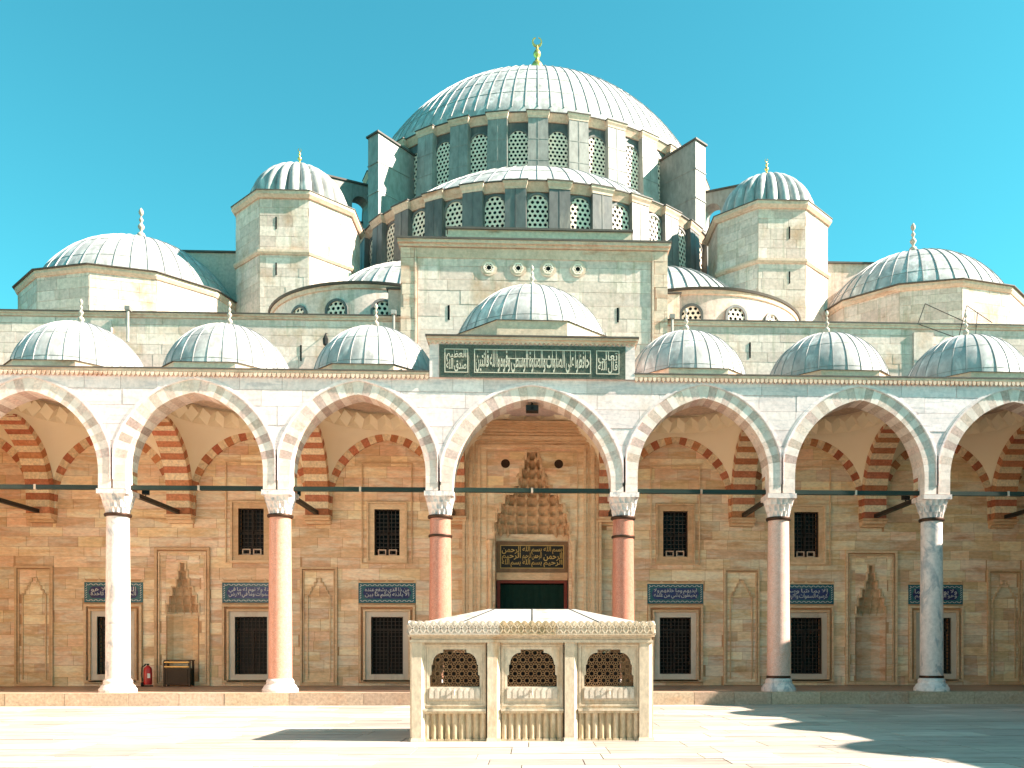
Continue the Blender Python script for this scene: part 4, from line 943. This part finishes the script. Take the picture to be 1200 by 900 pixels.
# ================================================================== FOUNTAIN
FY0, FY1, FW = -14.60, -11.90, 2.58
fountain = thing('fountain', 'rectangular cream marble ablution fountain with bronze lattice windows and carved parapet', 'fountain', (0, -13.25, 0))
def cusp(c, k=1.0):
    h = .54; pts = [(-h, 1.18), (h, 1.18), (h, 1.42), (h - .035, 1.44), (h - .035, 1.66)]
    for i in range(9):
        t = pi / 2 * i / 8; pts.append((.25 + (h - .06 - .25) * cos(t) ** .9, 1.66 + .26 * sin(t)))
    pts += [(.25, 1.99)]; pts = pts[:2] + pts[2:]
    right = pts[1:]; return [(c - x, z) for x, z in reversed(right)][::-1][::-1] if False else [(c + x, z) for x, z in right] + [(c - x, z) for x, z in reversed(right)]
def star_lattice(c, w, z0, z1, y, outline):
    mb = MB(); s = .175; b = .0155
    def inside(x, z):
        r = False; n = len(outline)
        for i in range(n):
            (x1, y1), (x2, y2) = outline[i], outline[(i + 1) % n]
            if (y1 > z) != (y2 > z) and x < (x2 - x1) * (z - y1) / (y2 - y1) + x1: r = not r
        return r
    j = 0; z = z0 - .02
    while z < z1 + s:
        x = c - w - (s / 2 if j % 2 else 0) - .01
        while x < c + w + s:
            R0 = s * .34; pts = [(x + R0 * cos(pi / 3 * i + pi / 6), z + R0 * sin(pi / 3 * i + pi / 6)) for i in range(6)]
            for i in range(6):
                p, q = pts[i], pts[(i + 1) % 6]
                if inside(*p) and inside(*q): mb.bar(p, q, b, y, y + .03)
                a = pi / 3 * i; e = (x + s / 2 * cos(a), z + s / 2 * sin(a) )
                f = (x + R0 * .87 * cos(a), z + R0 * .87 * sin(a))
                if inside(*e) and inside(*f): mb.bar(f, e, b, y + .001, y + .029)
                g_ = (x + s * .577 * cos(a + pi / 6), z + s * .577 * sin(a + pi / 6))
                if inside(*g_) and inside(*pts[i]): mb.bar(pts[i], g_, b, y + .002, y + .028)
            x += s
        z += s * .866; j += 1
    return mb
def fountain_bay(mt, stained, c=0, hw=.68):
    o = obj('bay_panel', MB().prism(rect(c - hw, c + hw, .70, 2.14), .06, .16, [cusp(c)]).mesh('bay_panel', 'fountain'), fountain, mt)
    obj('panel_frame', frame_mesh(c - hw + .03, c + hw - .03, .76, 2.10, .035, .035, .07, 'fountain', 'panel_frame'), o, mt)
    obj('panel_frame', frame_mesh(c - .60, c + .60, .82, 2.06, .02, .045, .065, 'fountain', 'panel_frame'), o, mt)
    obj('lattice', star_lattice(c, .54, 1.18, 1.99, .10, cusp(c)).mesh('lattice', 'bronze_lattice'), o, mt)
    mb = MB(); mb.box(c - .54, c + .54, .028, .07, .90, 1.165)
    for i in range(9): x = c - .5 + i * .125; mb.prism([(x - .045, .93), (x + .045, .93), (x + .045, 1.1), (x, 1.15), (x - .045, 1.1)], .012, .03)
    obj('spout_panel', mb.mesh('spout_panel', 'fountain_white'), o, mt)
    obj('tap', MB().tube((c, .05, 1.10), (c, -.10, 1.09), .022, 8).tube((c, -.09, 1.09), (c, -.10, 1.0), .018, 8).box(c - .06, c + .06, -.04, -.02, 1.12, 1.14).mesh('tap', 'fountain_white'), o, mt)
    obj('ledge', MB().box(c - hw, c + hw, -.01, .16, .65, .70).mesh('ledge', 'fountain'), o, mt)
    mb = MB().box(c - hw, c + hw, .12, .2, .0, .645); n = 9
    for i in range(n):                      # concave fluting shown by upright half-round ribs
        x = c - hw + 2 * hw * (i + .5) / n
        mb.loops([[(x + .066 * cos(pi * k / 6), .12 - .07 * sin(pi * k / 6), z) for k in range(7)] for z in (.05, .60)], False, False, False)
        mb.prism([(x - .075, .0), (x + .075, .0), (x + .06, .05), (x - .06, .05)], .03, .11)
    mb.box(c - hw, c + hw, .02, .12, .60, .645)
    obj('fluted_panel', mb.mesh('fluted_panel', 'fountain_stained', 40), o, mt)
def pilaster(mt, w=.13):
    mb = MB()                               # splayed right edge catches the light
    mb.hprism([(-w, -.03), (w - .05, -.03), (w + .02, .05), (w + .02, .22), (-w, .22)], .0, 2.14)
    mb.hprism([(-w - .02, -.06), (w + .03, -.06), (w + .03, .2), (-w - .02, .2)], .0, .07, [(-w - .01, -.04), (w + .02, -.04), (w + .02, .2), (-w - .01, .2)])
    obj('pilaster', mb.mesh('pilaster', 'fountain'), fountain, mt)
MF = T(0, FY0, 0); MBk = T(0, FY1, 0) @ RZ(pi)
for k, mt in enumerate((MF, MBk)):
    for i, c in enumerate((-1.68, .0, 1.68)): fountain_bay(mt @ T(c, 0, 0), i)
    for c in (-2.47, -.84, .84, 2.47): pilaster(mt @ T(c, 0, 0))
sy = (FY0 + FY1) / 2
for sgn in (-1, 1):
    mt = T(sgn * (FW + .04), sy, 0) @ RZ(sgn * pi / 2)
    for c in (-.62, .62): fountain_bay(mt @ T(c, 0, 0), 0, 0, .52 + .0)
    for c in (-1.2, .0, 1.2): pilaster(mt @ T(c, 0, 0), .10)
obj('entablature', MB().box(-FW - .06, FW + .06, FY0 - .05, FY1 + .05, 2.141, 2.20).box(-FW - .03, FW + .03, FY0 - .02, FY1 + .02, 2.201, 2.27).box(-FW - .09, FW + .09, FY0 - .09, FY1 + .09, 2.271, 2.31).mesh('entablature', 'fountain'), fountain)
def parapet(x0, x1, mt, m, name='parapet'):
    n = max(3, round((x1 - x0) / .155)); st = (x1 - x0) / n; z0, z1 = 2.312, 2.56
    up_ = []
    for i in range(n):
        for k in range(6): up_.append((x0 + st * (i + k / 6), z1 + .055 * abs(sin(pi * k / 6))))
    up_.append((x1, z1))
    mb = MB().prism([(x0, z0), (x1, z0)] + up_[::-1], -.05, .05)
    for i in range(n):                      # carved leaf trellis in relief
        cx = x0 + st * (i + .5)
        for p, q in (((cx - st * .45, z0 + .03), (cx, z0 + .125)), ((cx, z0 + .125), (cx + st * .45, z0 + .03)), ((cx - st * .45, z1 - .03), (cx, z0 + .125)), ((cx, z0 + .125), (cx + st * .45, z1 - .03))): mb.bar(p, q, .028, -.072, -.049)
        mb.prism([(cx - .03, z1 - .03), (cx, z1 - .075), (cx + .03, z1 - .03), (cx, z1 + .02)], -.07, -.049)
    mb.box(x0, x1, -.075, .05, z0 - .001, z0 + .022)
    return obj(name, mb.mesh(name, m), fountain, mt)
PF = T(0, FY0 - .06, 0)
parapet(-2.64, -.70, PF, 'fountain_white'); parapet(-.695, .52, PF, 'fountain_stained'); parapet(.525, 2.64, PF, 'fountain')
parapet(-2.64, 2.64, T(0, FY1 + .06, 0) @ RZ(pi), 'fountain')
for sgn in (-1, 1): parapet(-1.40, 1.40, T(sgn * 2.62, sy, 0) @ RZ(sgn * pi / 2), 'fountain_white')
rp0 = [(-2.5, FY0 + .06), (2.5, FY0 + .06), (2.5, FY1 - .06), (-2.5, FY1 - .06)]; rp1 = [(-1.0, sy - .12), (1.0, sy - .12), (1.0, sy + .12), (-1.0, sy + .12)]
rf = obj('roof', MB().hprism(rp0, 2.50, 2.56).hprism(rp0, 2.561, 2.93, rp1).mesh('roof', 'roof_marble'), fountain)
for a, b in (((-1.55, FY0 + .1), (-.85, sy - .1)), ((.0, FY0 + .1), (.0, sy - .1)), ((1.5, FY0 + .1), (.85, sy - .1))):
    za, zb = 2.575, 2.935; obj('roof_seam', MB().tube((a[0], a[1], za), (b[0], b[1], zb), .014, 6).mesh('roof_seam', 'iron'), rf)
obj('light_block', MB().box(-2.0, 2.0, FY0 + .85, FY1 - .85, .0, 1.80).box(-2.06, 2.06, FY0 + .80, FY1 - .80, 1.801, 1.92).mesh('light_block', 'black'), fountain)  # unseen black box added to stop light through the lattice and darken its holes

# ================================================================== SIDE WING of the courtyard (lower portico, closes the court on the sunny side)
WB = 5.25; WP = 9.75
def wing_build(wing, WT, NB, skip_first=True):
    zs = 6.1; a, e = 2.1, .4
    low = [(0.0, 5.5)]
    for i in range(NB):
        c = WB * (i + .5); low += [(c + x, z) for x, z in arch_curve(a, e, zs, 5.5, 0, 10)]
    low.append((NB * WB, 5.5)); poly = low + [(NB * WB, WP), (0, WP)]
    obj('arch_wall', MB().prism(poly, -.4, .4).mesh('arch_wall', 'marble'), wing, WT)
    obj('cornice', MB().box(0, NB * WB, -.6, .4, WP + .001, WP + .15).mesh('cornice', 'lime_trim'), wing, WT)
    obj('back_wall', MB().box(0, NB * WB, 5.6, 6.4, 0, WP + .1).mesh('back_wall', 'ochre'), wing, WT)
    obj('roof_deck', MB().box(0, NB * WB, .41, 5.59, WP - .4, WP + .1).mesh('roof_deck', 'lime_trim'), wing, WT)
    obj('platform', MB().box(0.3, NB * WB, -1.0, 5.59, -.02, ZP).mesh('platform', 'kerb'), wing, WT)
    cm = MB().lathe([(.62, ZP), (.6, ZP + .2), (.45, ZP + .45), (.41, 1.0), (.38, 4.6), (.40, 4.7), (.52, 5.3), (.56, 5.49)], 20).mesh('column', 'white', 50)
    for i in range(0, NB + 1):
        if 0 < i or not skip_first: obj('column', cm, wing, WT @ T(WB * i + (.5 if i == 0 else -.5 if i == NB else 0), 0, 0))
    DW = dome_meshes(2.35, WP + .75, 2.35, 20, .05, .05, (.9,)); plw = MB().hprism(ngon(8, 2.45), WP + .101, WP + .72).mesh('plinth', 'lime_trim')
    fm = finial_mesh(1.0, 'finial')
    for i in range(NB):
        mt = WT @ T(WB * (i + .5), 3.0, 0); d = obj('dome', DW[0], wing, mt); obj('plinth', plw, d, mt); obj('finial', fm, d, mt @ T(0, 0, WP + 3.05))
wing = thing('portico_wing', 'lower domed portico wing on the side that shades the courtyard', 'portico', (21.5, -22, 0), 'side wings of the courtyard')
wing_build(wing, T(21.5, -.62, 0) @ RZ(-pi / 2), 8)
wing = thing('portico_wing', 'lower domed portico wing on the sunlit side of the courtyard', 'portico', (-21.5, -22, 0), 'side wings of the courtyard')
wing_build(wing, T(-21.5, -.62 - 8 * WB, 0) @ RZ(pi / 2), 8)
wing = thing('portico_wing', 'lower domed portico wing facing the mosque across the courtyard', 'portico', (0, -42, 0), 'side wings of the courtyard')
wing_build(wing, T(21.0, -42.7, 0) @ RZ(pi), 8, False)

# ================================================================== SMALL THINGS
# fire extinguisher beside the prayer niche
fe = thing('fire_extinguisher', 'red fire extinguisher on a wheeled stand beside the chest', 'extinguisher', (-16.75, 5.6, ZP))
def P_(dx, dy, dz): return (-16.75 + dx, 5.6 + dy, ZP + dz)
obj('cylinder', MB().lathe([(.13, .08), (.17, .10), (.175, .16), (.175, .72), (.15, .82), (.08, .89), (.05, .92)], 20, 0, 0, 0).mesh('cylinder', 'red_paint', 50), fe, T(-16.75, 5.6, ZP))
obj('valve', MB().tube(P_(0, 0, .9), P_(0, 0, 1.0), .035, 8).box(-16.75 - .14, -16.75 + .05, 5.57, 5.63, ZP + .96, ZP + 1.0).tube(P_(-.1, -.03, .96), P_(-.20, -.05, .86), .02, 6).mesh('valve', 'black'), fe)
obj('hose', MB().path([P_(-.05, -.1, .95), P_(-.2, -.14, .85), P_(-.22, -.14, .5), P_(-.18, -.13, .25)], .02, 6).mesh('hose', 'black'), fe)
obj('label_sticker', MB().box(-16.70, -16.58, 5.415, 5.425, ZP + .38, ZP + .58).mesh('label_sticker', 'paper'), fe)
obj('wheel', MB().tube(P_(-.24, -.06, .10), P_(-.16, -.06, .10), .10, 14).mesh('wheel', 'black'), fe)
obj('stand', MB().box(-16.93, -16.57, 5.5, 5.72, ZP + .0, ZP + .06).tube(P_(-.17, -.06, .1), P_(0, 0, .12), .02, 6).mesh('stand', 'iron'), fe)
# donation chest in the left prayer niche
ch = thing('donation_chest', 'dark wooden chest with brass bars standing in the prayer niche', 'chest', (-15.5, 5.85, ZP))
x0, x1, y0, y1 = -16.08, -14.92, 5.55, 6.05
obj('body', MB().box(x0 + .06, x1 - .06, y0 + .03, y1, ZP + .08, ZP + .80).mesh('body', 'walnut'), ch)
obj('front_board', frame_mesh(x0 + .12, x1 - .12, ZP + .14, ZP + .76, .05, y0 + .01, y0 + .04, 'walnut', 'front_board'), ch)
for sx in (x0, x1 - .08):
    obj('post', MB().box(sx, sx + .08, y0, y0 + .08, ZP, ZP + 1.12).box(sx, sx + .08, y1 - .08, y1, ZP, ZP + 1.12).mesh('post', 'walnut'), ch)
for z in (.86, 1.06): obj('rail', MB().tube((x0 + .04, y0 + .04, ZP + z), (x1 - .04, y0 + .04, ZP + z), .045, 10).mesh('rail', 'brass', 50), ch)
obj('lid', MB().box(x0 - .02, x1 + .02, y0 + .1, y1 + .02, ZP + 1.121, ZP + 1.17).mesh('lid', 'walnut'), ch)
# floodlights clamped on the cross tie beams
fl_body = MB().box(-.14, .14, -.10, .10, .10, .34).box(-.02, .02, -.02, .02, 0, .10); fl_me = fl_body.mesh('lamp_housing', 'iron'); fl_gl = MB().box(-.12, .12, -.106, -.101, .12, .32).mesh('lamp_glass', 'dark')
FLT = {-15.48: 'small floodlight on the cross beam behind the white column on the extinguisher side', -9.48: 'small floodlight on the cross beam behind the deep pink column', 15.48: 'small floodlight on the cross beam behind the white column on the shaded side', -21.48: 'small floodlight on the cross beam at the unshaded end of the portico'}
for cx, lb_ in FLT.items():
    o = thing('floodlight', lb_, 'floodlight', (cx, 2.4, 8.18), 'floodlights on the cross beams'); mt = T(cx, 2.4, 8.181) @ RZ(radians(20))
    obj('housing', fl_me, o, mt); obj('glass', fl_gl, o, mt)
# camera box under the crown of the central arch
o = thing('camera_box', 'dark box hanging under the crown of the central arch', 'camera box', (0, 0, 11.1))
obj('housing', MB().box(-.24, .24, -.2, .25, 11.12, 11.32).mesh('housing', 'iron'), o); obj('bracket', MB().box(-.04, .04, -.04, .04, 11.32, 11.50).mesh('bracket', 'iron'), o); obj('lens', MB().tube((0, -.205, 11.22), (0, -.26, 11.22), .06, 12).mesh('lens', 'dark'), o)
# maintenance rail on the roof edge
o = thing('roof_rail', 'slanting thin metal rail frame on the roof edge beside the corner dome', 'rail', (18.5, YB + .3, 17.03))
rx, ry, rz = 17.9, YB + .1, 17.03
obj('rail', MB().path([(rx - .2, ry, rz + 0), (rx + .15, ry, rz + .95), (rx + 2.4, ry + .2, rz + .1)], .018).mesh('rail', 'iron'), o)
obj('rail', MB().path([(rx - .45, ry - .5, rz - .15), (rx + 1.9, ry - .4, rz - .9)], .018).mesh('rail', 'iron'), o)
obj('post', MB().path([(rx + 1.5, ry - .4, rz - .8), (rx + 2.1, ry, rz + .9), (rx + 3.4, ry + .2, rz + .2)], .018).path([(rx + 2.3, ry - .4, rz - .7), (rx + 2.6, ry, rz + .6)], .016).mesh('post', 'iron'), o)
# lantern on the upper wall
o = thing('wall_lantern', 'small black lantern bracketed on the upper wall between two domes', 'lantern', (-9.15, YB - .25, 15.6))
obj('body', MB().lathe([(.05, 15.55), (.11, 15.6), (.13, 15.85), (.06, 15.98), (.03, 16.08)], 8, 0, -9.15, YB - .28).mesh('body', 'iron'), o)
obj('bracket', MB().tube((-9.15, YB + .02, 16.2), (-9.15, YB - .28, 16.1), .022, 6).tube((-9.15, YB - .28, 16.11), (-9.15, YB - .28, 16.0), .018, 6).mesh('bracket', 'iron'), o)
